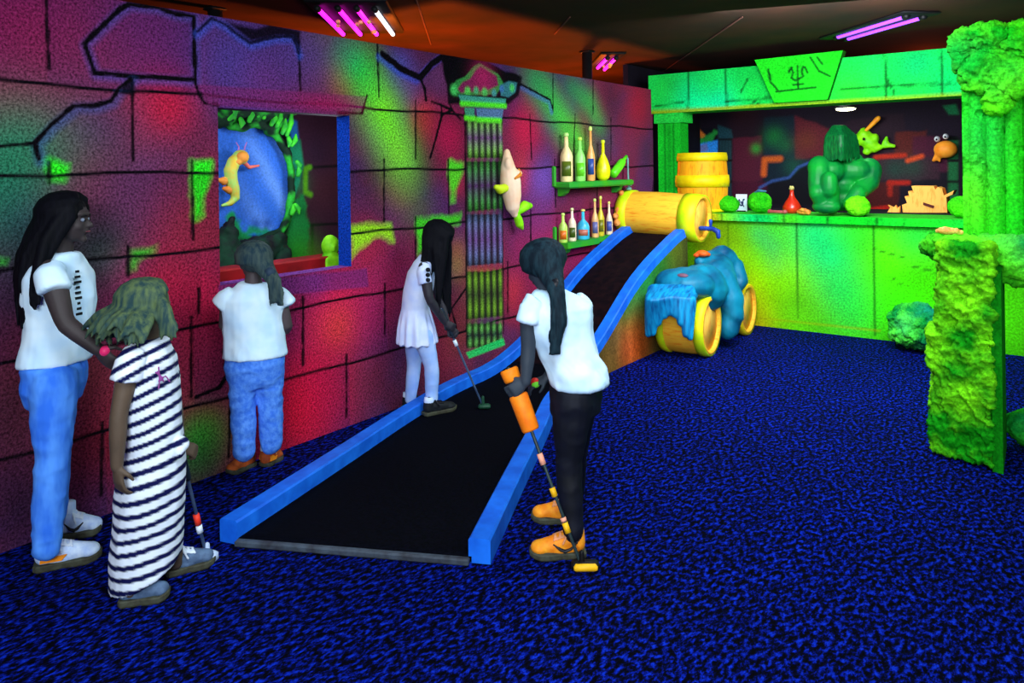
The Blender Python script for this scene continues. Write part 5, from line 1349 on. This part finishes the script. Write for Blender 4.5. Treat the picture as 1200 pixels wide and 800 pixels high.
M_ORLACE = mat('salmon laces', lin(240, 160, 110), None, 30, .7); M_WLACE = mat('white laces', lin(225, 238, 255), None, 30, .7)
M_ORACC = mat('orange patch', lin(255, 150, 30), None, 30, .5); M_BLKACC = mat('black patch', lin(12, 14, 24), None, 30, .5)
M_SOCK = mat('white sock', lin(210, 228, 255), lin(180, 205, 250), 30, .8)
M_HBLACK = mat('black hair', lin(8, 9, 18), lin(3, 4, 10), 26, .7, .2, spec=.1, stretch=(3, 3, .5))
M_HBLOND = mat('ash blond hair', lin(84, 104, 70), lin(36, 62, 66), 16, .7, .3, spec=.1, stretch=(3, 3, .5))
M_HBROWN = mat('light brown hair', lin(66, 82, 78), lin(30, 52, 64), 16, .7, .3, spec=.1, stretch=(3, 3, .5))
M_HDARK = mat('dark brown hair', lin(24, 46, 56), lin(10, 22, 32), 20, .7, .3, spec=.1, stretch=(3, 3, .5))

def person(label, base): 
    return thing('person', base, label, 'person')
def basept(*ps):
    p = np.mean([np.asarray(x)[:2] for x in ps], axis=0); return (p[0], p[1], 0.0)

# ---------------------------------------------------------------- teenager at the left
def Q1(px, py, dd=0.0): return P(px, py, 3.11 + dd)
h1, t1 = on_z(40, 668), on_z(119, 652); h2, t2 = on_z(70, 630), on_z(119, 622)
p1 = person('tall girl with long black hair in white T-shirt and blue jeans at the left edge', basept(h1, t1, h2, t2))
f = rotdir(-8); l = np.cross(U0, f); hf = rotdir(10); H1 = .202
hc = Q1(80, 258); hp_, q, rt, fw, up = head_parts(hc, hf, U0 + rotdir(0) * .06, H1)
wr = Q1(114, 409, -.17)
body = hp_ + [chain([Q1(72, 280), Q1(68, 304)], [.048, .055]), rings_torso([(Q1(67, 304), l, .10, f, .07), (Q1(66, 318), l, .15, f, .085), (Q1(69, 345), l, .135, f, .085), (Q1(69, 385), l, .11, f, .075), (Q1(65, 425), l, .105, f, .07), (Q1(64, 445), l, .105, f, .07)]),
       limb(Q1(59, 318, -.15), Q1(76, 378, -.19), wr, .048, .036, .025), limb(Q1(70, 315, .15), Q1(74, 378, .20), Q1(86, 425, .18), .048, .036, .025),
       limb(Q1(62, 440, -.08), Q1(62, 540, -.10), Q1(56, 640, -.12), .062, .042, .032), limb(Q1(68, 438, .08), Q1(68, 535, .11), Q1(66, 606, .13), .062, .042, .032)]
body += hand(wr, Q1(134, 428, -.16) - wr, UPV * .3 + rotdir(90), rotdir(0) * .5 + UPV * .8, .15, .75) + hand(Q1(86, 425, .18), -UPV + rotdir(0) * .2, -rotdir(90), rotdir(0), .15, .4)
obj('body', fuse(body, .0055, 3), skin('deep brown skin', (56, 48, 50)), p1)
face(p1, q, rt, fw, up, H1)
sh = [rings_torso([(Q1(72, 297), l, .075, f, .062), (Q1(69, 308), l, .130, f, .075), (Q1(69, 322), l, .160, f, .092), (Q1(70, 350), l, .160, f, .108), (Q1(70, 380), l, .145, f, .106), (Q1(67, 402), l, .150, f, .108), (Q1(65, 422), l, .158, f, .112)]),
      chain([Q1(62, 314, -.13), Q1(59, 322, -.165), Q1(64, 340, -.185)], [.046, .052, .057], 16, False), chain([Q1(72, 312, .13), Q1(72, 322, .165), Q1(73, 344, .185)], [.046, .052, .057], 16, False)]
obj('t_shirt', fuse(sh, .007, 3, folds(.013, 8, 2)), M_WHITE, p1)
prn = []
for k in range(9):
    y = 318 + k * 6.2; x = 95.5 + k * .95
    a = Q1(x, y, -.06); dirn = unit(a - Q1(67, y)); a = Q1(69, y) + dirn * 0.112
    prn.append(box(a, (.006, .014 + .008 * (k % 3), .010), ax=(dirn, np.cross(U0, dirn), U0)))
for k, pr in enumerate(prn): obj('shirt_print', pr, M_BLKACC, p1, smooth=False)
jn = [rings_torso([(Q1(65, 405), l, .128, f, .088), (Q1(64, 425), l, .145, f, .100), (Q1(64, 450), l, .145, f, .100), (Q1(64, 470), l, .12, f, .085)]),
      limb(Q1(62, 450, -.08), Q1(61, 540, -.10), Q1(54, 642, -.12), .088, .060, .050, 1.02), limb(Q1(66, 448, .08), Q1(64, 535, .11), Q1(62, 606, .13), .086, .058, .048, 1.02)]
obj('jeans', fuse(jn, .008, 4, folds(.009, 9, 7, (1, 1, 1.6))), M_JEAN, p1)
shoe(p1, h1, t1, M_PANEL, M_GUM, M_WLACE, .085, .048, .028, M_ORACC, M_SOCK); shoe(p1, h2, t2, M_PANEL, M_GUM, M_WLACE, .085, .048, .028, M_BLKACC, M_SOCK)
def tip1(az, p, rt, fw, up):
    s = math.sin(math.radians(az)); back = -math.cos(math.radians(az))
    e = Q1(25 + rng.uniform(-8, 10) + 6 * (1 - back), 368 + rng.uniform(-30, 18), -.14 * s * (1 if s > 0 else .6)) if abs(az) > 75 else Q1(38 + rng.uniform(-5, 9), 338 + rng.uniform(-20, 26), -.20 if s > 0 else .12)
    m_ = p * .5 + e * .5 - R0 * .035
    b1_ = p * .78 + e * .22 - R0 * .02
    return [b1_, m_, e * .8 + p * .2 - R0 * .02, e]
hair(p1, hc, hf, U0 + rotdir(0) * .06, H1, M_HBLACK, tip1, 120, bang=56, r0=.017, grow=1.10)

# ---------------------------------------------------------------- girl in the striped dress
def Q2(px, py, dd=0.0): return P(px, py, 2.9 + dd)
h1, t1 = on_z(140, 708), on_z(199, 699); h2, t2 = on_z(194, 674), on_z(252, 658)
p2 = person('blond girl in a long navy and white striped dress, second from left', basept(h1, t1, h2, t2))
f = rotdir(22); l = np.cross(U0, f); hf = unit(rotdir(28) - U0 * .10); H2 = .195
hc = Q2(174, 362, .02); hp_, q, rt, fw, up = head_parts(hc, hf, U0, H2)
wr = Q2(137, 546, -.17); wl = Q2(210, 522, .09)
body = hp_ + [chain([Q2(174, 384), Q2(172, 406)], [.042, .048]), rings_torso([(Q2(172, 404), l, .09, f, .06), (Q2(171, 418), l, .125, f, .075), (Q2(173, 450), l, .125, f, .085), (Q2(178, 510), l, .11, f, .085), (Q2(176, 560), l, .12, f, .09)]),
       limb(Q2(154, 418, -.125), Q2(139, 486, -.17), wr, .040, .031, .022), limb(Q2(188, 412, .125), Q2(204, 470, .20), wl, .040, .031, .022),
       limb(Q2(168, 560, -.06), Q2(164, 620, -.08), Q2(153, 690, -.1), .07, .046, .032), limb(Q2(184, 556, .06), Q2(196, 610, .08), Q2(205, 658, .1), .07, .046, .032)]
body += hand(wr, -UPV + rotdir(0) * .1, rotdir(60), rotdir(10), .135, .45)
PT2a, PT2b = Q2(207, 508, .13), on_z(243, 658)
body += hand(wl, unit(PT2b - PT2a) * .35 + rotdir(0) * .5 + rotdir(90) * .3, -rotdir(180) * 0 + rotdir(90) * .2 - rotdir(0) * .6 - UPV * .2, unit(PT2b - PT2a), .13, 1.2)
obj('body', fuse(body, .0055, 3), skin('brown skin', (92, 76, 62)), p2)
face(p2, q, rt, fw, up, H2)
m, nt, b = new_mat('navy and white striped jersey')
b.inputs['Roughness'].default_value = .8; b.inputs['Specular IOR Level'].default_value = .1
at = nt.nodes.new('ShaderNodeAttribute'); at.attribute_name = 'Col'; nt.links.new(at.outputs['Color'], b.inputs['Base Color']); M_STRIPE = m
dr = [rings_torso([(Q2(178, 396), l, .07, f, .058), (Q2(174, 406), l, .115, f, .078), (Q2(172, 420), l, .140, f, .098), (Q2(173, 448), l, .138, f, .112), (Q2(177, 490), l, .125, f, .108), (Q2(181, 524), l, .120, f, .106), (Q2(177, 565), l, .14, f, .122), (Q2(174, 610), l, .14, f, .125), (Q2(172, 650), l, .14, f + U0 * .35, .135), (Q2(171, 668), l, .142, f + U0 * .42, .138)]),
      chain([Q2(160, 412, -.11), Q2(152, 424, -.14), Q2(147, 446, -.155)], [.042, .048, .053], 16, False), chain([Q2(186, 408, .11), Q2(192, 420, .14), Q2(196, 444, .165)], [.042, .048, .052], 16, False),
      ell(Q2(212, 520, -.03), .03, .03, .03), ell(Q2(209, 528, -.05), .022, .022, .03)]
r = fuse(dr, .006, 4, folds(.008, 9, 12))
V = r[0]; base = Q2(172, 600)
lat = (V - base) @ rotdir(0); wob = .010 * fbm(V, 6, 2, 5)
zz = V[:, 2] - base[2] - lat * np.interp(V[:, 2] - base[2], [-.3, .1, .3, .6], [.16, .16, .36, .5]) + wob
ph = (zz / .0465) % 1
tt = np.clip((np.abs(ph - .5) - .29) / .06 + .5, 0, 1)[:, None]
C = lin(14, 18, 70)[None] * tt + lin(228, 240, 255)[None] * (1 - tt)
ob = obj('striped_dress', r, M_STRIPE, p2, col=C)
M_EMB = mat('violet embroidery', lin(150, 70, 150), None, 20, .7)
obj('embroidered_motif', fuse([chain([Q2(x, y, -.118 + o) for x, y, o in pp], [.004] * len(pp), 6) for pp in ([(186, 430, .0), (187, 445, .0), (186, 455, .0)], [(182, 436, .0), (188, 440, .0), (192, 447, .01)], [(186, 446, 0), (194, 440, .012), (199, 447, .02)])], .004, 1), M_EMB, p2)
shoe(p2, h1, t1, M_GREYSHOE, M_GUM, M_WLACE, .07, .042, .026, None, M_SOCK); shoe(p2, h2, t2, M_GREYSHOE, M_GUM, M_WLACE, .07, .042, .026, None, M_SOCK)
def tip2(az, p, rt, fw, up):
    s = math.sin(math.radians(az)); c_ = math.cos(math.radians(az))
    if c_ > .25 and s > 0: e = Q2(196 + rng.uniform(-8, 14), 393 + rng.uniform(-8, 6), -.10 * s)
    else: e = Q2(142 + 26 * c_ + rng.uniform(-24, 16) + 14 * abs(s), 396 + rng.uniform(-8, 10), -.19 * s)
    return [p * .6 + e * .4 + (p - hc) * .16, p * .25 + e * .75 + (p - hc) * .12, e]
hair(p2, hc, hf, U0, H2, M_HBLOND, tip2, 130, bang=58, r0=.016, grow=1.16)

# ---------------------------------------------------------------- girl at the window
def Q3(px, py, dd=0.0): return P(px, py, 3.90 + dd)
h1, t1 = on_z(297, 544), on_z(267, 557); h2, t2 = on_z(309, 547), on_z(328, 536)
p3 = person('girl in white T-shirt and blue jeans seen from behind, looking into the window', basept(h1, t1, h2, t2))
f = rotdir(112); l = np.cross(U0, f); hf = unit(rotdir(120) - U0 * .05); H3 = .195
hc = Q3(297, 308, .02); hp_, q, rt, fw, up = head_parts(hc, hf, U0, H3)
body = hp_ + [chain([Q3(297, 324), Q3(297, 340)], [.042, .05]), rings_torso([(Q3(297, 338), l, .09, f, .06), (Q3(297, 348), l, .13, f, .075), (Q3(297, 370), l, .125, f, .085), (Q3(298, 400), l, .11, f, .08), (Q3(299, 430), l, .105, f, .07)]),
       limb(Q3(268, 350, -.05), Q3(263, 386, -.04), Q3(282, 374, .08), .038, .031, .022), limb(Q3(327, 350, .05), Q3(337, 386, .06), Q3(320, 376, .16), .038, .031, .022),
       limb(Q3(285, 435, -.03), Q3(287, 482, -.03), Q3(287, 532, -.04), .055, .040, .030), limb(Q3(314, 433, .03), Q3(316, 480, .04), Q3(317, 524, .05), .055, .040, .030)]
body += hand(Q3(282, 374, .08), rotdir(80) + UPV * .2, -UPV, rotdir(0), .13, .3) + hand(Q3(320, 376, .16), rotdir(100) + UPV * .1, -UPV, rotdir(180), .13, .3)
obj('body', fuse(body, .0055, 3), skin('teal shaded brown skin', (72, 62, 66)), p3)
face(p3, q, rt, fw, up, H3)
sh = [rings_torso([(Q3(297, 332), l, .07, f, .055), (Q3(297, 339), l, .115, f, .078), (Q3(297, 350), l, .150, f, .098), (Q3(297, 372), l, .150, f, .108), (Q3(298, 395), l, .148, f, .108), (Q3(299, 416), l, .156, f, .116)]),
      chain([Q3(274, 343, -.04), Q3(265, 350, -.05), Q3(259, 358, -.05)], [.040, .046, .052], 16, False), chain([Q3(321, 343, .04), Q3(330, 350, .05), Q3(335, 358, .05)], [.040, .046, .052], 16, False)]
obj('t_shirt', fuse(sh, .007, 3, folds(.014, 8, 22)), M_WHITE, p3)
jn = [rings_torso([(Q3(299, 408), l, .136, f, .105), (Q3(299, 425), l, .148, f, .112), (Q3(299, 440), l, .142, f, .098), (Q3(299, 452), l, .125, f, .08)]),
      limb(Q3(284, 440, -.03), Q3(285, 482, -.03), Q3(286, 528, -.04), .074, .060, .053, 1.0), limb(Q3(315, 438, .03), Q3(317, 480, .04), Q3(318, 520, .05), .074, .060, .052, 1.0)]
obj('jeans', fuse(jn, .008, 4, folds(.009, 10, 27, (1, 1, 1.6))), M_JEAN2, p3)
shoe(p3, h1, t1, M_ORSHOE2, M_GUM, M_ORLACE, .065, .042, .022, None, M_SOCK); shoe(p3, h2, t2, M_ORSHOE2, M_GUM, M_ORLACE, .065, .042, .022, M_ORACC, M_SOCK)
def tip3(az, p, rt, fw, up):
    s = math.sin(math.radians(az))
    return [p * .55 + Q3(318, 318, -.06) * .45, Q3(321 + rng.uniform(-7, 7), 330 + rng.uniform(-3, 3), -.09 + rng.uniform(-.02, .02)), Q3(324 + rng.uniform(-8, 9), 347 + rng.uniform(-8, 12), -.10 + rng.uniform(-.02, .02))]
hair(p3, hc, hf, U0, H3, M_HBROWN, tip3, 90, bang=58, r0=.015, grow=1.12)
obj('hair_tie', chain([Q3(314, 316, -.07), Q3(319, 323, -.08)], [.028, .028], 12, False), mat('grey hair tie', lin(40, 60, 80), None, 20, .7), p3)

# ---------------------------------------------------------------- putting girl in white
LZ = .032
h1, t1 = on_z(496, 487, LZ), on_z(534, 479, LZ)
D4 = float(((h1 + t1) / 2 - CAM) @ F0)
def Q4(px, py, dd=0.0): return P(px, py, D4 + .05 + dd)
h2, t2 = on_z(472, 480), on_z(503, 472)
p4 = person('girl with long black hair in a white dress putting on the lane', basept(h1, t1, h2, t2))
f = rotdir(8); l = np.cross(U0, f); H4 = .19
hf = unit(rotdir(0) * .75 - U0 * .62 + F0 * .05); hup = unit(rotdir(0) * .62 + U0 * .78)
hc = Q4(514, 281); hp_, q, rt, fw, up = head_parts(hc, hf, hup, H4)
wr = Q4(521, 377, -.04); wl = Q4(525, 384, .0)
PT4a, PT4b = Q4(517, 362, .0), on_z(566, 478, LZ + .005)
shd = unit(PT4b - PT4a)
body = hp_ + [chain([Q4(508, 292), Q4(500, 304)], [.042, .05]), rings_torso([(Q4(500, 302), l, .085, f, .06), (Q4(496, 312), l, .12, f, .075), (Q4(491, 335), l, .115, f, .08), (Q4(488, 362), l, .10, f, .075), (Q4(489, 390), l, .10, f, .07), (Q4(490, 400), l, .09, f, .065)]),
       limb(Q4(497, 313, -.11), Q4(503, 350, -.14), wr, .038, .030, .021), limb(Q4(504, 309, .11), Q4(515, 350, .12), wl, .038, .030, .021),
       limb(Q4(496, 396, -.06), Q4(506, 430, -.05), Q4(505, 476, -.04), .052, .034, .028), limb(Q4(486, 396, .06), Q4(485, 430, .1), Q4(480, 466, .08), .052, .034, .028)]
body += hand(wr, shd * .6 + rotdir(0) * .6, rotdir(90) - rotdir(0) * .3, shd, .125, 1.25) + hand(wl, shd * .6 + rotdir(0) * .6, -rotdir(90) - rotdir(0) * .3, shd, .125, 1.25)
obj('body', fuse(body, .0055, 3), skin('dark skin', (46, 44, 54)), p4)
face(p4, q, rt, fw, up, H4)
dr = [rings_torso([(Q4(502, 298), l, .062, f, .055), (Q4(498, 307), l, .115, f, .075), (Q4(494, 318), l, .136, f, .092), (Q4(490, 340), l, .128, f, .098), (Q4(487, 360), l, .112, f, .092), (Q4(487, 372), l, .13, f, .108), (Q4(488, 388), l, .15, f, .122), (Q4(489, 401), l, .165, f, .134)]),
      chain([Q4(499, 309, -.10), Q4(496, 318, -.125), Q4(499, 332, -.135)], [.038, .043, .046], 16, False), chain([Q4(504, 307, .10), Q4(506, 316, .125), Q4(508, 330, .13)], [.038, .043, .046], 16, False)]
obj('dress', fuse(dr, .008, 4, lambda W, N: .008 * np.sin(np.arctan2(W[:, 1] - Q4(488, 388)[1], W[:, 0] - Q4(488, 388)[0]) * 14) * np.clip((Q4(488, 362)[2] - W[:, 2]) * 8, 0, 1) + .004 * fbm(W, 12, 2, 3)), M_WHITE2, p4)
lace = [ell(Q4(501.5, 316 + k * 6, -.17), .016, .014, .014) for k in range(3)]
for k, e in enumerate(lace): obj('sleeve_cutout', e, M_BLKLEG, p4)
lg = [limb(Q4(496, 394, -.06), Q4(506, 430, -.05), Q4(506, 472, -.04), .068, .046, .037, 1.02), limb(Q4(486, 394, .06), Q4(485, 430, .1), Q4(481, 467, .08), .068, .046, .036, 1.02), ell(Q4(490, 392), .11, .11, .07)]
obj('leggings', fuse(lg, .008, 3, folds(.004, 10, 37, (1, 1, 1.2))), M_LEGW, p4)
shoe(p4, h1, t1, M_BLKSHOE, M_GUM, M_BLKACC, .06, .042, .022, None, M_SOCK, z0=LZ); shoe(p4, h2, t2, M_BLKSHOE, M_GUM, M_BLKACC, .06, .040, .022, None, M_SOCK)
def tip4(az, p, rt, fw, up):
    s = math.sin(math.radians(az)); c_ = math.cos(math.radians(az))
    sg = -1 if s > 0 else 1
    if c_ > -.35: e = Q4((513 if sg < 0 else 526) + rng.uniform(-3, 3), 356 + rng.uniform(-30, 16), sg * (.10 + rng.uniform(-.02, .02)))
    else: e = Q4(499 + rng.uniform(-7, 8), 318 + rng.uniform(-10, 16), sg * .09)
    return [p * .72 + e * .28 + (p - hc) * .10, p * .35 + e * .65, e]
hair(p4, hc, hf, hup, H4, M_HBLACK, tip4, 100, bang=62, r0=.014, grow=1.26)

# ---------------------------------------------------------------- girl with the ponytail, right of the lane
def Q5(px, py, dd=0.0): return P(px, py, 3.2 + dd)
h1, t1 = on_z(686, 650), on_z(621, 652); h2, t2 = on_z(682, 611), on_z(623, 609)
p5 = person('girl with long ponytail in white T-shirt, black leggings and orange shoes, seen from behind', basept(h1, t1, h2, t2))
f = rotdir(112); l = np.cross(U0, f); fp = rotdir(150); lp_ = np.cross(U0, fp); H5 = .198
hf = unit(rotdir(135) - U0 * .45); hup = unit(U0 + rotdir(135) * .45)
hc = Q5(636, 313, .02); hp_, q, rt, fw, up = head_parts(hc, hf, hup, H5)
wl = Q5(616, 447, -.075); wr = Q5(641, 442, .12)
PT5a, PT5b = Q5(596, 432, -.02), on_z(682, 668)
sh5 = unit(PT5b - PT5a)
body = hp_ + [chain([Q5(640, 330), Q5(648, 350)], [.042, .05]), rings_torso([(Q5(648, 348), l, .09, f, .06), (Q5(652, 360), l, .125, f, .075), (Q5(660, 390), l, .115, f, .085), (Q5(668, 420), l, .105, f, .08), (Q5(674, 452), lp_, .10, fp, .075), (Q5(675, 478), lp_, .095, fp, .07)]),
       limb(Q5(620, 360, -.06), Q5(619, 410, -.06), wl, .039, .031, .022), limb(Q5(682, 356, .07), Q5(672, 405, .20), wr, .039, .031, .022),
       limb(Q5(671, 470, -.06), Q5(666, 545, -.06), Q5(673, 628, -.11), .062, .040, .030), limb(Q5(677, 466, .07), Q5(673, 535, .10), Q5(672, 592, .16), .058, .040, .030)]
gp = PT5a + sh5 * .10
body += hand(wl, rotdir(180) * .75 - U0 * .55, rotdir(90) - U0 * .2, -sh5, .145, 1.05) + hand(wr, rotdir(180) * .8 - UPV * .35, rotdir(90) * .2 - UPV * .8 + rotdir(180) * .2, -rotdir(90), .13, .55)
obj('body', fuse(body, .0055, 3), skin('shaded brown skin', (52, 62, 74)), p5)
face(p5, q, rt, fw, up, H5)
sh = [rings_torso([(Q5(645, 341), l, .066, f, .055), (Q5(649, 350), l, .115, f, .075), (Q5(653, 361), l, .146, f, .096), (Q5(658, 385), l, .136, f, .108), (Q5(666, 412), l, .126, f, .108), (Q5(673, 432), lp_, .128, fp, .112), (Q5(678, 449), lp_, .132, fp, .122)]),
      chain([Q5(628, 352, -.05), Q5(621, 361, -.06), Q5(619, 376, -.065)], [.046, .052, .054], 16, False), chain([Q5(674, 350, .06), Q5(682, 358, .07), Q5(683, 374, .11)], [.040, .045, .048], 16, False),
      chain([Q5(690, 420, -.03), Q5(703, 436, -.02), Q5(708, 444, -.02)], [.035, .028, .012], 12)]
obj('t_shirt', fuse(sh, .007, 3, folds(.018, 8, 42, (1, 1, .6))), M_WHITE, p5)
lg = [rings_torso([(Q5(675, 440), lp_, .115, fp, .098), (Q5(675, 458), lp_, .128, fp, .108), (Q5(674, 482), lp_, .115, fp, .104)]), limb(Q5(671, 470, -.06), Q5(666, 545, -.06), Q5(672, 624, -.11), .088, .054, .040, 1.02), limb(Q5(677, 466, .07), Q5(673, 535, .10), Q5(672, 588, .16), .084, .054, .040, 1.02)]
obj('leggings', fuse(lg, .008, 3, folds(.006, 10, 47, (1, 1, 1.2))), M_BLKLEG, p5)
shoe(p5, h1, t1, M_ORSHOE, M_GUM, M_ORLACE, .085, .046, .026, M_BLKACC, M_SOCK); shoe(p5, h2, t2, M_ORSHOE, M_GUM, M_ORLACE, .085, .046, .026, None, M_SOCK)
def tip5(az, p, rt, fw, up):
    return [p * .5 + Q5(651, 328, -.10) * .5, Q5(653 + rng.uniform(-6, 6), 345 + rng.uniform(-4, 4), -.13 + rng.uniform(-.02, .01)), Q5(655 + rng.uniform(-8, 8), 376 + rng.uniform(-6, 6), -.15 + rng.uniform(-.02, .01)), Q5(651 + rng.uniform(-8, 6), 402 + rng.uniform(-14, 14), -.16 + rng.uniform(-.01, .01))]
hair(p5, hc, hf, hup, H5, M_HDARK, tip5, 100, bang=58, r0=.015, grow=1.12)
obj('hair_tie', chain([Q5(649, 330, -.10), Q5(653, 340, -.12)], [.030, .030], 12, False), M_BLKACC, p5)

# ------------------------------------------------------------------ putters and balls
M_STEEL = mat('blue grey putter shaft', lin(70, 90, 120), lin(40, 56, 90), 12, .35, spec=.6)
M_DSHAFT = mat('dark putter shaft', lin(40, 60, 60), lin(24, 36, 44), 12, .4, spec=.5)
M_GRIPO = mat('orange rubber grip', lin(255, 140, 20), lin(240, 110, 8), 14, .6)
M_GRIPD = mat('dark rubber grip', lin(20, 40, 60), lin(10, 22, 36), 14, .6)
M_YEL = mat('yellow band', lin(250, 190, 20), None, 20, .5); M_REDB = mat('red band', lin(250, 60, 40), None, 20, .5); M_SALM = mat('salmon band', lin(250, 170, 140), None, 20, .5)
def putter(a, b_, label, mshaft, grip, bands, headc, hdir, hL=.10, hh=.032, tip_w=.018, z0=0.0, inset=None):
    t = thing('golf_putter', (b_[0], b_[1], z0), label, 'golf putter')
    d = b_ - a; L = np.linalg.norm(d); d = d / L
    obj('shaft', chain([a, b_ + U0 * .012], [.0075, .0065], 10), mshaft, t)
    for g0, g1, gm, gr in grip: obj('grip', chain([a + d * g0, a + d * (g0 + .008), a + d * (g1 - .008), a + d * g1], [gr * .88, gr, gr * .92, gr * .8], 16, False), gm, t)
    for s, w, bm in bands: obj('band', chain([a + d * s, a + d * (s + w)], [.0125, .0125], 12, False), bm, t)
    hdir = unit(np.array([hdir[0], hdir[1], 0])); sd = np.cross(hdir, U0)
    c = np.array([b_[0], b_[1], z0 + hh / 2 + .002]) + hdir * hL * .12
    obj('head', rbox(c, (hL, .045, hh), 0, .010, ax=(hdir, sd, U0)), headc, t)
    if inset is not None: obj('head_insert', rbox(c + U0 * 0 - F0 * .016, (hL * .86, .030, hh * .8), 0, .008, ax=(R0, F0, U0)), inset, t)
    obj('hosel', chain([b_ + U0 * .07 - d * .0, b_ + U0 * .02], [.010, .013], 10), headc, t)
    return t
putter(PT5a, PT5b, 'golf putter with orange grip and yellow head held by the ponytail girl', M_DSHAFT, [(.0, .055, M_GRIPO, .040), (.055, .11, M_GRIPD, .030), (.11, .265, M_GRIPO, .041)],
       [(.36, .045, M_SALM), (.50, .035, M_YEL), (.64, .04, M_YEL), (.62, .015, M_SALM)], M_BLACK, R0, .11, .036, inset=M_YEL)
putter(PT4a, PT4b, 'blue grey golf putter held by the girl in the white dress', M_STEEL, [(0, .2, M_GRIPD, .016)], [(.22, .04, M_WLACE)], mat('dark green putter head', lin(24, 70, 50), None, 20, .5), R0, .08, .03, z0=LZ)
putter(PT2a, PT2b, 'golf putter with red banded shaft and pale head held by the striped dress girl', M_STEEL, [(0, .2, M_GRIPD, .016)], [(.17, .03, M_REDB), (.35, .045, M_REDB), (.40, .03, M_WLACE), (.50, .035, M_REDB)], mat('pale putter head', lin(200, 220, 255), None, 20, .5), R0 * .8 - F0 * .3, .07, .045)
bl = wr + (rotdir(180) * .8 - UPV * .35) * .085 + rotdir(90) * .0
bc = Q5(627, 448, .115)
bt = thing('golf_ball', bc - U0 * .021, 'red and green golf ball in the hand of the ponytail girl', 'golf ball')
obj('red_half', ell(bc, .021, .021, .021), mat('red ball', lin(240, 50, 40), None, 20, .4), bt); obj('green_half', ell(bc + (U0 * -.45 + R0 * .2) * .010 - F0 * .004, .0205, .0205, .0185), mat('green ball', lin(120, 240, 60), None, 20, .4), bt)
pk = Q1(123, 411, -.17)
obj('golf_ball', ell(pk, .021, .021, .021), mat('pink ball', lin(255, 60, 130), lin(250, 40, 110), 20, .4), None, label='bright pink golf ball held in the hand of the tall black haired girl', cat='golf ball')
# ------------------------------------------------------------------ lights
def area(name, loc, to, size, energy, color=(1, 1, 1), sy=None, spread=180):
    l = bpy.data.lights.new(name, 'AREA'); l.energy = energy; l.color = color
    l.shape = 'RECTANGLE'; l.size = size; l.size_y = sy or size; l.spread = math.radians(spread)
    o = bpy.data.objects.new(name, l); COL.objects.link(o); o.location = loc
    o.rotation_euler = (Vector(to) - Vector(loc)).to_track_quat('-Z', 'Y').to_euler(); return o
def point(name, loc, energy, color=(1, 1, 1), r=.1):
    l = bpy.data.lights.new(name, 'POINT'); l.energy = energy; l.color = color; l.shadow_soft_size = r
    o = bpy.data.objects.new(name, l); COL.objects.link(o); o.location = loc; return o
KEY = (0.84, 0.93, 1.0)
area('fill_light_overhead', (2.6, 1.4, 2.68), (1.6, 2.0, 0), 1.4, 85, KEY)  # unseen cool white area light added for the room, no tubes modelled
area('fill_light_front', (4.4, -1.6, 2.6), (1.6, 3.2, 0.7), 1.6, 390, KEY)  # unseen fill behind the camera, added to light the people from the front
area('fill_light_middle', (2.3, 4.2, 2.70), (1.8, 5.0, 0), 1.3, 90, KEY)  # unseen cool white fill added over the middle of the lane
area('fill_light_counter', (2.3, 5.6, 2.66), (1.7, 7.5, 1.0), 1.6, 190, KEY)  # unseen fill added to brighten the counter and statue
area('fill_light_side', (4.9, 3.0, 2.6), (1.6, 6.8, 1.2), 1.2, 48, KEY)  # unseen fill added from the right towards the far end
point('orange_lamp_behind_wall', (-.95, 4.6, 1.7), 300, lin(255, 112, 24), .15)
point('orange_lamp_behind_far', (-1.1, 7.6, 1.7), 200, lin(255, 112, 24), .15)
point('red_lamp_above_bar', (2.4, 9.2, 2.55), 10, lin(255, 90, 40), .1)
point('window_scene_fill', (-.30, 2.05, 2.05), 30, (.85, .95, 1), .1)  # hidden point light added to brighten the underwater mural
point('window_scene_fill_low', (-.36, 3.3, 1.75), 10, (.85, .95, 1), .1)  # second hidden fill added at the right of the window scene
area('bar_fill_light', (1.6, 7.85, 2.15), (1.7, 9.2, 1.3), .9, 24, (.95, 1, .95), .2)  # unseen area light added to brighten the wall behind the bar
w = bpy.data.worlds.new('world'); SC.world = w; w.use_nodes = True
w.node_tree.nodes['Background'].inputs[0].default_value = (0.02, 0.03, 0.06, 1)
w.node_tree.nodes['Background'].inputs[1].default_value = 0.5
for o in bpy.data.objects:
    if '_w' in o: del o['_w']
